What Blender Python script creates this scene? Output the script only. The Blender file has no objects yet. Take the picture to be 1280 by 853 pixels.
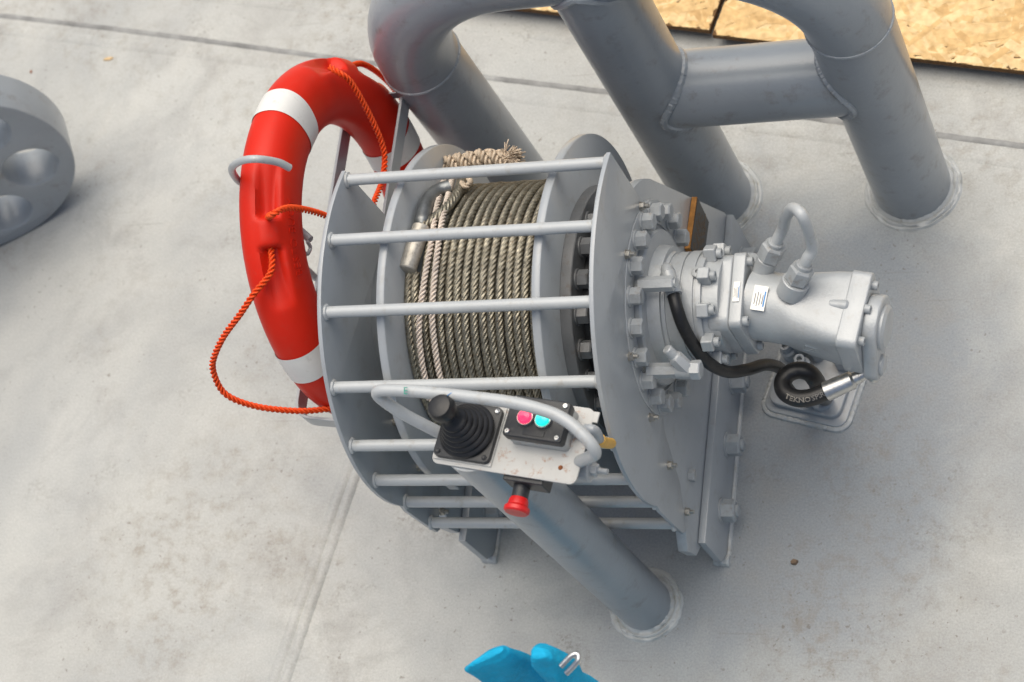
import bpy, bmesh, math, random
from mathutils import Vector, Matrix, noise
random.seed(7)
sc = bpy.context.scene
col = sc.collection
PI = math.pi
V = Vector

# ------------------------------------------------------------------ camera
cam_data = bpy.data.cameras.new('camera')
cam = bpy.data.objects.new('camera', cam_data)
col.objects.link(cam)
rx, ry, rz = V((0.92920964, 0.11923018, -0.34979081)), V((0.03046281, 0.91859022, 0.39403555)), V((0.36829535, -0.37679724, 0.84993081))
cam.matrix_world = Matrix((rx, ry, rz)).transposed().to_4x4()
cam.location = (0, 0, 3.6)
cam_data.sensor_width = 36
cam_data.lens = 2450.35 / 1280 * 36
cam_data.clip_end = 200
cam_data.dof.use_dof = True
cam_data.dof.focus_distance = 3.4
cam_data.dof.aperture_fstop = 4.5
sc.camera = cam

# ------------------------------------------------------------------ light: bright overcast day
SUN_EL, SUN_AZ = math.radians(76), math.radians(-8)      # azimuth from +Y towards +X
world = bpy.data.worlds.new('World')
sc.world = world
world.use_nodes = True
wn = world.node_tree
sky = wn.nodes.new('ShaderNodeTexSky')
sky.sky_type = 'NISHITA'
sky.sun_disc = False
sky.sun_elevation = SUN_EL
sky.sun_rotation = SUN_AZ
sky.air_density = 1.0
sky.dust_density = 5.0
sky.ozone_density = 1.0
bg = wn.nodes['Background']
bg.inputs[1].default_value = 0.088
wn.links.new(sky.outputs[0], bg.inputs[0])
sun_data = bpy.data.lights.new('sun', 'SUN')
sun_data.energy = 2.0
sun_data.angle = math.radians(75)
sun_data.color = (1.0, 0.955, 0.83)
sun = bpy.data.objects.new('sun', sun_data)
col.objects.link(sun)
sd = V((math.sin(SUN_AZ) * math.cos(SUN_EL), math.cos(SUN_AZ) * math.cos(SUN_EL), math.sin(SUN_EL)))
sun.rotation_euler = sd.to_track_quat('Z', 'Y').to_euler()
sc.view_settings.view_transform = 'Standard'
sc.view_settings.look = 'None'
sc.view_settings.gamma = 1
sc.view_settings.exposure = 0.44

# ------------------------------------------------------------------ materials
def mat(name, color, rough=0.5, metal=0.0, vary=0.0, vscale=8.0, bump=0.0, bscale=150.0, dirt=None, dirt_amt=0.0, dscale=20.0,
        spec=0.5, emit=None, coat=0.0, rvary=0.0):
    m = bpy.data.materials.new(name)
    m.use_nodes = True
    nt = m.node_tree
    N, L = nt.nodes, nt.links
    p = N['Principled BSDF']
    p.inputs['Base Color'].default_value = (*color, 1)
    p.inputs['Roughness'].default_value = rough
    p.inputs['Metallic'].default_value = metal
    p.inputs['Specular IOR Level'].default_value = spec
    p.inputs['Coat Weight'].default_value = coat
    p.inputs['Coat Roughness'].default_value = 0.25
    g = N.new('ShaderNodeNewGeometry')
    out = None
    def nz(scale, detail=5, r=0.6):
        n = N.new('ShaderNodeTexNoise')
        n.inputs['Scale'].default_value = scale
        n.inputs['Detail'].default_value = detail
        n.inputs['Roughness'].default_value = r
        L.new(g.outputs['Position'], n.inputs['Vector'])
        return n
    if vary or dirt:
        n = nz(vscale)
        r = N.new('ShaderNodeValToRGB')
        r.color_ramp.elements[0].position, r.color_ramp.elements[1].position = 0.3, 0.7
        r.color_ramp.elements[0].color = (*[c * (1 - vary) for c in color], 1)
        r.color_ramp.elements[1].color = (*[min(1, c * (1 + vary)) for c in color], 1)
        L.new(n.outputs[0], r.inputs[0])
        out = r.outputs[0]
        if dirt:
            n2 = nz(dscale, 8, 0.7)
            r2 = N.new('ShaderNodeValToRGB')
            r2.color_ramp.elements[0].position = 0.55
            r2.color_ramp.elements[1].position = 0.68
            r2.color_ramp.elements[0].color = (0, 0, 0, 1)
            r2.color_ramp.elements[1].color = (dirt_amt,) * 3 + (1,)
            L.new(n2.outputs[0], r2.inputs[0])
            mx = N.new('ShaderNodeMix')
            mx.data_type = 'RGBA'
            L.new(r2.outputs[0], mx.inputs[0])
            L.new(out, mx.inputs[6])
            mx.inputs[7].default_value = (*dirt, 1)
            out = mx.outputs[2]
        L.new(out, p.inputs['Base Color'])
    if rvary:
        n3 = nz(vscale * 2.3)
        mr = N.new('ShaderNodeMapRange')
        mr.inputs[3].default_value = rough - rvary
        mr.inputs[4].default_value = rough + rvary
        L.new(n3.outputs[0], mr.inputs[0])
        L.new(mr.outputs[0], p.inputs['Roughness'])
    if bump:
        n4 = nz(bscale, 3)
        b = N.new('ShaderNodeBump')
        b.inputs['Strength'].default_value = bump
        b.inputs['Distance'].default_value = 0.003
        L.new(n4.outputs[0], b.inputs['Height'])
        L.new(b.outputs[0], p.inputs['Normal'])
    if emit:
        p.inputs['Emission Color'].default_value = (*emit[0], 1)
        p.inputs['Emission Strength'].default_value = emit[1]
    return m

GREY = (0.345, 0.368, 0.385)
M = {}
M['paint'] = mat('grey marine paint', GREY, 0.32, coat=0.35, vary=0.06, vscale=6, bump=0.10, bscale=110, dirt=(0.24, 0.225, 0.2), dirt_amt=0.35, dscale=26, rvary=0.08)
M['pipe'] = mat('glossy grey pipe paint', (0.29, 0.318, 0.342), 0.32, vary=0.08, vscale=5, bump=0.14, bscale=95, dirt=(0.17, 0.155, 0.13), dirt_amt=0.45, dscale=24, rvary=0.06, coat=0.3)
M['rod'] = mat('grey rod paint', (0.44, 0.46, 0.465), 0.34, coat=0.2, vary=0.05, vscale=12, bump=0.08, bscale=140, dirt=(0.3, 0.26, 0.2), dirt_amt=0.4, dscale=45)
M['cast'] = mat('silver grey cast paint', (0.40, 0.42, 0.43), 0.33, coat=0.2, metal=0.1, vary=0.08, vscale=14, bump=0.22, bscale=260, dirt=(0.3, 0.28, 0.25), dirt_amt=0.35, dscale=40)
M['weld'] = mat('painted weld', (0.46, 0.47, 0.46), 0.42, vary=0.10, vscale=40, bump=0.25, bscale=120, dirt=(0.3, 0.27, 0.2), dirt_amt=0.5, dscale=60)
M['bolt'] = mat('painted bolt', (0.345, 0.365, 0.375), 0.34, vary=0.12, dirt=(0.2, 0.16, 0.12), dirt_amt=0.5, dscale=60, vscale=50, bump=0.08, bscale=200)
M['ringsteel'] = mat('shade darkened steel', (0.17, 0.175, 0.18), 0.4, metal=0.2, vary=0.15, vscale=20, bump=0.1, bscale=150, dirt=(0.1, 0.07, 0.05), dirt_amt=0.5, dscale=40)  # steel colour darkened to carry the shade inside the drum cage
M['hubshade'] = mat('hub with painted gap shade', (0.03, 0.032, 0.035), 0.45, vary=0.3, vscale=25, bump=0.1, bscale=150)  # near-black colour stands in for deep shade between gear ring and side plate
M['zinc'] = mat('zinc plated screw', (0.40, 0.39, 0.36), 0.4, metal=0.8, vary=0.25, vscale=120, dirt=(0.12, 0.07, 0.03), dirt_amt=0.7, dscale=180)
M['steel'] = mat('brushed steel', (0.55, 0.55, 0.54), 0.34, metal=0.95, vary=0.15, vscale=50, bump=0.1, bscale=250, dirt=(0.2, 0.15, 0.1), dirt_amt=0.4, dscale=90)
M['alu'] = mat('pressed aluminium', (0.52, 0.49, 0.43), 0.5, metal=0.6, vary=0.2, vscale=60, bump=0.35, bscale=200, dirt=(0.2, 0.17, 0.12), dirt_amt=0.6, dscale=90)
M['thimble'] = mat('dull galvanised thimble', (0.24, 0.25, 0.25), 0.42, metal=0.8, vary=0.25, vscale=50, bump=0.2, bscale=160)
M['wire'] = mat('greased wire rope', (0.30, 0.275, 0.215), 0.28, metal=0.75, vary=0.45, vscale=80, bump=0.4, bscale=420, dirt=(0.11, 0.05, 0.015), dirt_amt=0.6, dscale=110)
M['cord'] = mat('pale natural cord', (0.76, 0.66, 0.57), 0.85, vary=0.15, vscale=90, bump=0.5, bscale=600, dirt=(0.25, 0.16, 0.09), dirt_amt=0.4, dscale=120)
M['knot'] = mat('weathered cord', (0.60, 0.49, 0.37), 0.9, vary=0.25, vscale=80, bump=0.5, bscale=600, dirt=(0.16, 0.1, 0.05), dirt_amt=0.6, dscale=90)
M['ring'] = mat('orange red plastic', (0.63, 0.018, 0.004), 0.48, spec=0.25, vary=0.06, vscale=9, bump=0.06, bscale=260, coat=0.05, dirt=(0.5, 0.05, 0.03), dirt_amt=0.3, dscale=40)
M['band'] = mat('white reflective tape', (0.74, 0.73, 0.69), 0.45, vary=0.05, vscale=30, dirt=(0.45, 0.42, 0.36), dirt_amt=0.4, dscale=60)
M['grab'] = mat('orange polypropylene rope', (0.88, 0.085, 0.012), 0.5, spec=0.3, vary=0.18, vscale=140, bump=0.4, bscale=700)
M['black'] = mat('black rubber', (0.012, 0.012, 0.013), 0.42, vary=0.3, vscale=40, bump=0.08, bscale=300, dirt=(0.05, 0.047, 0.042), dirt_amt=0.4, dscale=90)
M['boxblack'] = mat('black plastic', (0.022, 0.024, 0.027), 0.45, vary=0.2, vscale=40, bump=0.12, bscale=500, dirt=(0.09, 0.085, 0.08), dirt_amt=0.4, dscale=100)
M['plate'] = mat('pale panel paint', (0.47, 0.47, 0.45), 0.42, vary=0.05, vscale=30, bump=0.1, bscale=160, dirt=(0.30, 0.12, 0.04), dirt_amt=0.75, dscale=75)
M['red'] = mat('red plastic cap', (0.62, 0.012, 0.012), 0.4, vary=0.1, vscale=60)
M['redlamp'] = mat('lit red lamp', (0.75, 0.02, 0.09), 0.25, emit=((1.0, 0.03, 0.10), 1.0), coat=0.4)
M['greenlamp'] = mat('lit green lamp', (0.02, 0.5, 0.42), 0.25, emit=((0.0, 0.55, 0.45), 1.1), coat=0.4)
M['yellow'] = mat('yellow tape', (0.75, 0.42, 0.06), 0.5, vary=0.1, vscale=80)
M['brass'] = mat('orange brown plate', (0.36, 0.16, 0.035), 0.5, vary=0.3, vscale=80, metal=0.2)
M['bplate'] = mat('dark name plate', (0.018, 0.016, 0.013), 0.4, vary=0.3, vscale=80)
M['gold'] = mat('gold print', (0.12, 0.065, 0.02), 0.5)
M['tag'] = mat('white metal tag', (0.66, 0.66, 0.63), 0.35, metal=0.2, vary=0.08, vscale=90)
M['ink'] = mat('dark print', (0.06, 0.06, 0.07), 0.5)
M['blueink'] = mat('blue print', (0.03, 0.22, 0.55), 0.5)
M['greenink'] = mat('green marker', (0.02, 0.28, 0.2), 0.5)
M['white'] = mat('white print', (0.55, 0.52, 0.47), 0.6)
M['greyprint2'] = mat('faded print', (0.22, 0.205, 0.18), 0.6)
M['greyprint'] = mat('grey print', (0.16, 0.15, 0.14), 0.6)
M['blue'] = mat('bright blue fabric', (0.010, 0.36, 0.60), 0.75, spec=0.2, vary=0.16, vscale=30, bump=0.9, bscale=90)
M['wood'] = mat('pale wood chip', (0.6, 0.42, 0.22), 0.8, vary=0.2, vscale=200)
M['rust'] = mat('rusty metal', (0.22, 0.07, 0.02), 0.8, vary=0.4, vscale=200)
M['stone'] = mat('brown stone', (0.19, 0.13, 0.085), 0.85, vary=0.3, vscale=250)
M['osbcore'] = mat('osb core with edge shade', (0.13, 0.065, 0.022), 0.9, vary=0.5, vscale=120, bump=0.8, bscale=200)  # core colour darkened so the board's front edge holds its shadow

def deck_material():
    m = bpy.data.materials.new('worn grey deck paint')
    m.use_nodes = True
    nt = m.node_tree
    N, L = nt.nodes, nt.links
    p = N['Principled BSDF']
    p.inputs['Roughness'].default_value = 0.62
    p.inputs['Specular IOR Level'].default_value = 0.35
    g = N.new('ShaderNodeNewGeometry')
    def nz(scale, detail=6, r=0.6, dist=0.0, off=0.0):
        mp = N.new('ShaderNodeMapping')
        mp.inputs['Location'].default_value = (off, off * 0.7, 0)
        L.new(g.outputs['Position'], mp.inputs['Vector'])
        n = N.new('ShaderNodeTexNoise')
        n.inputs['Scale'].default_value = scale
        n.inputs['Detail'].default_value = detail
        n.inputs['Roughness'].default_value = r
        n.inputs['Distortion'].default_value = dist
        L.new(mp.outputs[0], n.inputs['Vector'])
        return n.outputs[0]
    def ramp(src, a, b, ca=(0, 0, 0), cb=(1, 1, 1)):
        r = N.new('ShaderNodeValToRGB')
        r.color_ramp.elements[0].position, r.color_ramp.elements[1].position = a, b
        r.color_ramp.elements[0].color, r.color_ramp.elements[1].color = (*ca, 1), (*cb, 1)
        L.new(src, r.inputs[0])
        return r.outputs[0]
    def mix(fac, a, b, mode='MIX'):
        x = N.new('ShaderNodeMix')
        x.data_type = 'RGBA'
        x.blend_type = mode
        for i, s in ((0, fac), (6, a), (7, b)):
            if isinstance(s, (tuple, float, int)):
                x.inputs[i].default_value = s if i == 0 else (*s, 1)
            else:
                L.new(s, x.inputs[i])
        return x.outputs[2]
    def mul(a, b):
        x = N.new('ShaderNodeMath')
        x.operation = 'MULTIPLY'
        for i, s in ((0, a), (1, b)):
            if isinstance(s, float):
                x.inputs[i].default_value = s
            else:
                L.new(s, x.inputs[i])
        return x.outputs[0]
    base = ramp(nz(1.6, 6, 0.55), 0.3, 0.7, (0.425, 0.425, 0.40), (0.545, 0.545, 0.51))
    # fresh smooth paint patch round the winch feet, edges brushed out; widened to paint in dimmer light at right
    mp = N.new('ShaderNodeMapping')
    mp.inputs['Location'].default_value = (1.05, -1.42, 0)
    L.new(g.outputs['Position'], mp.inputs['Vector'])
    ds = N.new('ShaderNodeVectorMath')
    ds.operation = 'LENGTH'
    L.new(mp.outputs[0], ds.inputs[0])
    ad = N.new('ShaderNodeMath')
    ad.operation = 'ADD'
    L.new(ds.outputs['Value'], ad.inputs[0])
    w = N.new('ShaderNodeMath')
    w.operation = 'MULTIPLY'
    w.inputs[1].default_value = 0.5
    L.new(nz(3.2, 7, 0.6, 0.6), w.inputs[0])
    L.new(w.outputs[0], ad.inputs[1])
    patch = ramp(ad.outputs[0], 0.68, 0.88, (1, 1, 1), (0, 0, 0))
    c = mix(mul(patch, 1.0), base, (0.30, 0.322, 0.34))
    # broad grey scuffs, brown soil, fine specks
    worn = ramp(nz(4.5, 9, 0.72, 0.4, 3.1), 0.50, 0.68)
    c = mix(mul(worn, 0.65), c, (0.33, 0.32, 0.30))
    cloud = ramp(nz(1.1, 5, 0.6, 0.5, 9.9), 0.45, 0.62)
    c = mix(mul(cloud, 0.65), c, (0.325, 0.335, 0.335))
    soil = mul(ramp(nz(2.1, 4, 0.5, 0, 7.7), 0.45, 0.68), ramp(nz(26, 8, 0.75, 0, 1.3), 0.48, 0.68))
    c = mix(mul(soil, 0.65), c, (0.235, 0.195, 0.145))
    foot = mul(ramp(nz(5.5, 3, 0.6, 0.5, 12.4), 0.58, 0.72), ramp(nz(95, 5, 0.7, 0, 5.0), 0.47, 0.60))
    c = mix(mul(foot, 0.5), c, (0.19, 0.17, 0.14))
    speck = mul(ramp(nz(80, 2, 0.5, 0, 4.2), 0.665, 0.70), ramp(nz(5, 2, 0.5, 0, 2.2), 0.45, 0.6))
    c = mix(mul(speck, 0.55), c, (0.16, 0.13, 0.10))
    sm = N.new('ShaderNodeMapping')
    sm.inputs['Rotation'].default_value = (0, 0, 0.7)
    sm.inputs['Scale'].default_value = (3.0, 120.0, 1.0)
    L.new(g.outputs['Position'], sm.inputs['Vector'])
    sn = N.new('ShaderNodeTexNoise')
    sn.inputs['Scale'].default_value = 1.0
    sn.inputs['Detail'].default_value = 3
    L.new(sm.outputs[0], sn.inputs['Vector'])
    scr = mul(ramp(sn.outputs[0], 0.66, 0.72), ramp(nz(2.6, 3, 0.5, 0, 21.0), 0.52, 0.62))
    c = mix(mul(scr, 0.35), c, (0.22, 0.20, 0.17))
    grain = ramp(nz(240, 4, 0.7), 0.3, 0.7, (0.82, 0.82, 0.815), (1.10, 1.10, 1.10))
    c = mix(1.0, c, grain, 'MULTIPLY')
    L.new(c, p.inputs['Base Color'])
    b1 = N.new('ShaderNodeBump')
    b1.inputs['Strength'].default_value = 0.35
    b1.inputs['Distance'].default_value = 0.004
    L.new(nz(120, 5, 0.65), b1.inputs['Height'])
    b2 = N.new('ShaderNodeBump')
    b2.inputs['Strength'].default_value = 0.10
    b2.inputs['Distance'].default_value = 0.03
    L.new(nz(5, 4, 0.5), b2.inputs['Height'])
    L.new(b1.outputs[0], b2.inputs['Normal'])
    L.new(b2.outputs[0], p.inputs['Normal'])
    return m
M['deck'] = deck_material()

def flake_material():
    m = bpy.data.materials.new('osb wood flakes')
    m.use_nodes = True
    nt = m.node_tree
    N, L = nt.nodes, nt.links
    p = N['Principled BSDF']
    p.inputs['Roughness'].default_value = 0.75
    g = N.new('ShaderNodeNewGeometry')
    r = N.new('ShaderNodeValToRGB')
    e = r.color_ramp.elements
    e[0].position, e[1].position = 0.0, 1.0
    e[0].color, e[1].color = (0.58, 0.37, 0.155, 1), (0.80, 0.61, 0.34, 1)
    x = e.new(0.45)
    x.color = (0.73, 0.51, 0.245, 1)
    x = e.new(0.12)
    x.color = (0.67, 0.45, 0.20, 1)
    L.new(g.outputs['Random Per Island'], r.inputs[0])
    n = N.new('ShaderNodeTexNoise')
    n.inputs['Scale'].default_value = 60
    n.inputs['Detail'].default_value = 6
    L.new(g.outputs['Position'], n.inputs['Vector'])
    mx = N.new('ShaderNodeMix')
    mx.data_type = 'RGBA'
    mx.blend_type = 'MULTIPLY'
    mx.inputs[0].default_value = 0.7
    L.new(r.outputs[0], mx.inputs[6])
    r2 = N.new('ShaderNodeValToRGB')
    r2.color_ramp.elements[0].position, r2.color_ramp.elements[1].position = 0.3, 0.65
    r2.color_ramp.elements[0].color = (0.62, 0.55, 0.45, 1)
    r2.color_ramp.elements[1].color = (1.08, 1.05, 1.0, 1)
    L.new(n.outputs[0], r2.inputs[0])
    L.new(r2.outputs[0], mx.inputs[7])
    L.new(mx.outputs[2], p.inputs['Base Color'])
    return m
M['flake'] = flake_material()

# ------------------------------------------------------------------ mesh helpers
class MB:
    """collects shapes into one mesh (world coordinates)"""
    def __init__(s):
        s.v, s.f = [], []
    def add(s, vs, fs):
        k = len(s.v)
        s.v += [V(p) for p in vs]
        s.f += [tuple(i + k for i in f) for f in fs]
        return s
    def box(s, c, size, rot=None):
        c = V(c)
        h = [x / 2 for x in size]
        R = rot if rot else Matrix.Identity(3)
        vs = [c + R @ V((x * h[0], y * h[1], z * h[2])) for x in (-1, 1) for y in (-1, 1) for z in (-1, 1)]
        return s.add(vs, [(0, 1, 3, 2), (4, 6, 7, 5), (0, 4, 5, 1), (2, 3, 7, 6), (0, 2, 6, 4), (1, 5, 7, 3)])
    def lathe(s, prof, o, ax, seg=48, phase=0.0, closed=False):
        """prof: (distance along ax, radius) pairs"""
        o, ax = V(o), V(ax).normalized()
        u = ax.orthogonal().normalized() if abs(ax.x) < 0.9 else (V((0, 1, 0)) - ax * ax.y).normalized()
        w = ax.cross(u)
        n = len(prof)
        vs = [o + ax * d + (u * math.cos(2 * PI * k / seg + phase) + w * math.sin(2 * PI * k / seg + phase)) * r for d, r in prof for k in range(seg)]
        fs = [(i * seg + k, i * seg + (k + 1) % seg, (i + 1) % n * seg + (k + 1) % seg, (i + 1) % n * seg + k)
              for i in range(n if closed else n - 1) for k in range(seg)]
        if not closed:
            if prof[0][1] > 1e-6:
                fs.append(tuple(range(seg - 1, -1, -1)))
            if prof[-1][1] > 1e-6:
                fs.append(tuple((n - 1) * seg + k for k in range(seg)))
        return s.add(vs, fs)
    def cyl(s, a, b, r, seg=24, ch=0.0):
        a, b = V(a), V(b)
        d = (b - a).length
        pr = [(0, r - ch), (ch, r), (d - ch, r), (d, r - ch)] if ch else [(0, r), (d, r)]
        return s.lathe(pr, a, b - a, seg)
    def hexa(s, o, ax, af, h, phase=0.0, ch=0.12):
        r = af / math.sqrt(3)
        return s.lathe([(0, r), (h * (1 - ch), r), (h, r * 0.86)], o, ax, 6, phase)
    def sphere(s, c, r, seg=20, sq=(1, 1, 1)):
        n = seg // 2
        c = V(c)
        vs = [c + V((math.sin(PI * i / n) * math.cos(2 * PI * k / seg) * r * sq[0], math.sin(PI * i / n) * math.sin(2 * PI * k / seg) * r * sq[1], math.cos(PI * i / n) * r * sq[2]))
              for i in range(n + 1) for k in range(seg)]
        fs = [(i * seg + k, (i + 1) * seg + k, (i + 1) * seg + (k + 1) % seg, i * seg + (k + 1) % seg) for i in range(n) for k in range(seg)]
        return s.add(vs, fs)
    def sweep(s, path, section, caps=True, closed=False, up=None):
        """section(i, arc_length) -> list of (x, y) offsets in the moving frame"""
        path = [V(p) for p in path]
        n = len(path)
        T = []
        for i in range(n):
            a = path[(i - 1) % n] if closed else path[max(0, i - 1)]
            b = path[(i + 1) % n] if closed else path[min(n - 1, i + 1)]
            T.append((b - a).normalized())
        u = (V(up) - T[0] * T[0].dot(V(up))).normalized() if up else T[0].orthogonal().normalized()
        L_, vs = 0.0, []
        k = None
        for i in range(n):
            if i:
                L_ += (path[i] - path[i - 1]).length
                if up:
                    u = (V(up) - T[i] * T[i].dot(V(up))).normalized()
                else:
                    u = (u - T[i] * T[i].dot(u)).normalized()
            w = T[i].cross(u)
            sec = section(i, L_)
            k = len(sec)
            vs += [path[i] + u * x + w * y for x, y in sec]
        fs = [(i * k + j, i * k + (j + 1) % k, (i + 1) % n * k + (j + 1) % k, (i + 1) % n * k + j) for i in range(n if closed else n - 1) for j in range(k)]
        if caps and not closed:
            fs.append(tuple(range(k - 1, -1, -1)))
            fs.append(tuple((n - 1) * k + j for j in range(k)))
        return s.add(vs, fs)
    def tube(s, path, r, seg=16, closed=False, caps=True):
        cs = [(math.cos(2 * PI * k / seg), math.sin(2 * PI * k / seg)) for k in range(seg)]
        rf = r if callable(r) else (lambda i, l: r)
        return s.sweep(path, lambda i, l: [(x * rf(i, l), y * rf(i, l)) for x, y in cs], caps, closed)
    def rope(s, path, R, strands=6, lay=0.11, seg=36, hand=1, depth=0.62):
        """laid rope: the outline is the union of round strands, turning along the length"""
        rs = R * (1 - 1 / (1 + math.sin(PI / strands))) if False else R * math.sin(PI / strands) / (1 + math.sin(PI / strands))
        rc = R - rs
        prof = []
        for k in range(seg):
            a = 2 * PI * k / seg
            b = (a + PI / strands) % (2 * PI / strands) - PI / strands
            x = rc * math.sin(b)
            prof.append(rc * math.cos(b) + math.sqrt(max(0, rs * rs - x * x)))
        mean = R
        prof = [mean - (mean - r) * depth / 0.62 for r in prof]
        def sec(i, l):
            t = hand * 2 * PI * l / lay
            return [(prof[k] * math.cos(2 * PI * k / seg + t), prof[k] * math.sin(2 * PI * k / seg + t)) for k in range(seg)]
        return s.sweep(path, sec)
    def bead(s, path, r, closed=True, seed=0, ripple=0.25, pitch=0.012):
        """lumpy weld bead along a path"""
        rnd = random.Random(seed)
        def rf(i, l):
            return r * (0.85 + ripple * abs(math.sin(PI * l / pitch + 0.6 * math.sin(l * 40))) + rnd.uniform(-0.08, 0.08))
        return s.tube(path, rf, 8, closed)

def smooth_path(pts, n=10, closed=False):
    pts = [V(p) for p in pts]
    out = []
    m = len(pts)
    rng = range(m if closed else m - 1)
    for i in rng:
        if closed:
            p0, p1, p2, p3 = pts[(i - 1) % m], pts[i], pts[(i + 1) % m], pts[(i + 2) % m]
        else:
            p1, p2 = pts[i], pts[i + 1]
            p0 = pts[i - 1] if i else p1 * 2 - p2
            p3 = pts[i + 2] if i + 2 < m else p2 * 2 - p1
        for k in range(n):
            t = k / n
            out.append(0.5 * ((2 * p1) + (p2 - p0) * t + (2 * p0 - 5 * p1 + 4 * p2 - p3) * t * t + (3 * p1 - p0 - 3 * p2 + p3) * t ** 3))
    if not closed:
        out.append(pts[-1])
    return out

def resample(path, step):
    out = [path[0]]
    acc = 0.0
    for a, b in zip(path, path[1:]):
        d = (b - a).length
        while acc + d >= step:
            t = (step - acc) / d
            a = a.lerp(b, t)
            out.append(a)
            d = (b - a).length
            acc = 0.0
        acc += d
    out.append(path[-1])
    return out

def fillet(pts, r, n=8):
    """polyline with rounded corners"""
    pts = [V(p) for p in pts]
    out = [pts[0]]
    for a, b, c in zip(pts, pts[1:], pts[2:]):
        d1, d2 = (a - b).normalized(), (c - b).normalized()
        rr = min(r, (a - b).length * 0.48, (c - b).length * 0.48)
        p, q = b + d1 * rr, b + d2 * rr
        for k in range(n + 1):
            t = k / n
            out.append(p * (1 - t) ** 2 + b * 2 * t * (1 - t) + q * t * t)
    out.append(pts[-1])
    return out

def circle(c, r, n=64, ax='Z'):
    c = V(c)
    f = {'Z': lambda a: V((math.cos(a), math.sin(a), 0)), 'X': lambda a: V((0, math.cos(a), math.sin(a))), 'Y': lambda a: V((math.cos(a), 0, math.sin(a)))}[ax]
    return [c + f(2 * PI * k / n) * r for k in range(n)]

def link(name, mesh, m, parent=None, bevel=0.0, angle=35, smooth=True):
    o = bpy.data.objects.new(name, mesh)
    if m:
        mesh.materials.clear()
        mesh.materials.append(m)
    col.objects.link(o)
    if smooth:
        mesh.polygons.foreach_set('use_smooth', [True] * len(mesh.polygons))
        mesh.set_sharp_from_angle(angle=math.radians(angle))
    if parent:
        o.parent = parent
    if bevel:
        b = o.modifiers.new('bevel', 'BEVEL')
        b.width = bevel
        b.segments = 2
        b.limit_method = 'ANGLE'
        b.angle_limit = math.radians(40)
        b.harden_normals = True
    return o

def world_loc(o):
    p = V((0, 0, 0))
    while o:
        p = p + o.location
        o = o.parent
    return p

def obj(name, mb, m, parent=None, bevel=0.0, angle=35, smooth=True, fix=True, label=None):
    """one mesh object, its origin at the middle of its shape"""
    lo = V([min(p[i] for p in mb.v) for i in range(3)])
    hi = V([max(p[i] for p in mb.v) for i in range(3)])
    c = (lo + hi) / 2
    if not parent:
        c.z = lo.z
    me = bpy.data.meshes.new(name)
    me.from_pydata([p - c for p in mb.v], [], mb.f)
    if fix:
        bm = bmesh.new()
        bm.from_mesh(me)
        bmesh.ops.recalc_face_normals(bm, faces=bm.faces)
        bm.to_mesh(me)
        bm.free()
    me.update()
    o = link(name, me, m, parent, bevel, angle, smooth)
    o.location = c - world_loc(parent)
    if label:
        o['label'] = label
    return o

def thing(name, label, cat, loc, group=None):
    o = bpy.data.objects.new(name, None)
    o.empty_display_size = 0.1
    col.objects.link(o)
    o.location = loc
    tag(o, label, cat, group)
    return o

def tag(o, label=None, cat=None, group=None, kind=None):
    for k, v in (('label', label), ('category', cat), ('group', group), ('kind', kind)):
        if v:
            o[k] = v
    return o

def plate_mesh(name, outline, holes, thick, bevel, frame, m, parent, res=1):
    """flat plate with cut-outs; frame = 3x3 matrix (columns: local x, y, normal) and origin"""
    R, o3 = frame
    cu = bpy.data.curves.new(name, 'CURVE')
    cu.dimensions = '2D'
    cu.fill_mode = 'BOTH'
    for loop in [outline] + holes:
        sp = cu.splines.new('POLY')
        sp.points.add(len(loop) - 1)
        for p, q in zip(sp.points, loop):
            p.co = (q[0], q[1], 0, 1)
        sp.use_cyclic_u = True
    cu.extrude = thick / 2 - bevel
    cu.bevel_depth = bevel
    cu.bevel_resolution = res
    cu.offset = -bevel
    tmp = bpy.data.objects.new('tmp', cu)
    me = bpy.data.meshes.new_from_object(tmp)
    bpy.data.objects.remove(tmp)
    bpy.data.curves.remove(cu)
    bm = bmesh.new()
    bm.from_mesh(me)
    bmesh.ops.remove_doubles(bm, verts=bm.verts, dist=1e-5)
    bm.to_mesh(me)
    bm.free()
    me.name = name
    R4 = R.to_4x4()
    me.transform(R4)
    o = link(name, me, m, parent, 0, 30)
    o.location = V(o3) - world_loc(parent)
    return o

def copy_part(src, parent, loc, rot=None):
    c = src.copy()
    col.objects.link(c)
    c.parent = parent
    c.location = V(loc) - world_loc(parent)
    if rot:
        c.rotation_euler = rot
    return c

def text_mesh(body, size, R, o3, m, name, parent, bend=None, extrude=0.0003, bold=0.0):
    cu = bpy.data.curves.new(name, 'FONT')
    cu.body = body
    cu.size = size
    cu.extrude = extrude
    cu.offset = bold
    cu.resolution_u = 2
    cu.align_x = 'LEFT'
    tmp = bpy.data.objects.new('tmp', cu)
    me = bpy.data.meshes.new_from_object(tmp)
    bpy.data.objects.remove(tmp)
    bpy.data.curves.remove(cu)
    me.name = name
    if bend:
        for v in me.vertices:
            v.co = bend(v.co)
    else:
        for v in me.vertices:
            v.co = R @ v.co + V(o3)
    lo = sum((v.co for v in me.vertices), V()) / len(me.vertices)
    for v in me.vertices:
        v.co -= lo
    o = link(name, me, m, parent, smooth=False)
    o.location = lo - world_loc(parent)
    return o

YZ = Matrix(((0, 0, 1), (1, 0, 0), (0, 1, 0)))      # plate in the Y-Z plane, normal +X
AY, AZ = 1.4104, 0.5464                              # drum axis (runs along X)

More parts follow.
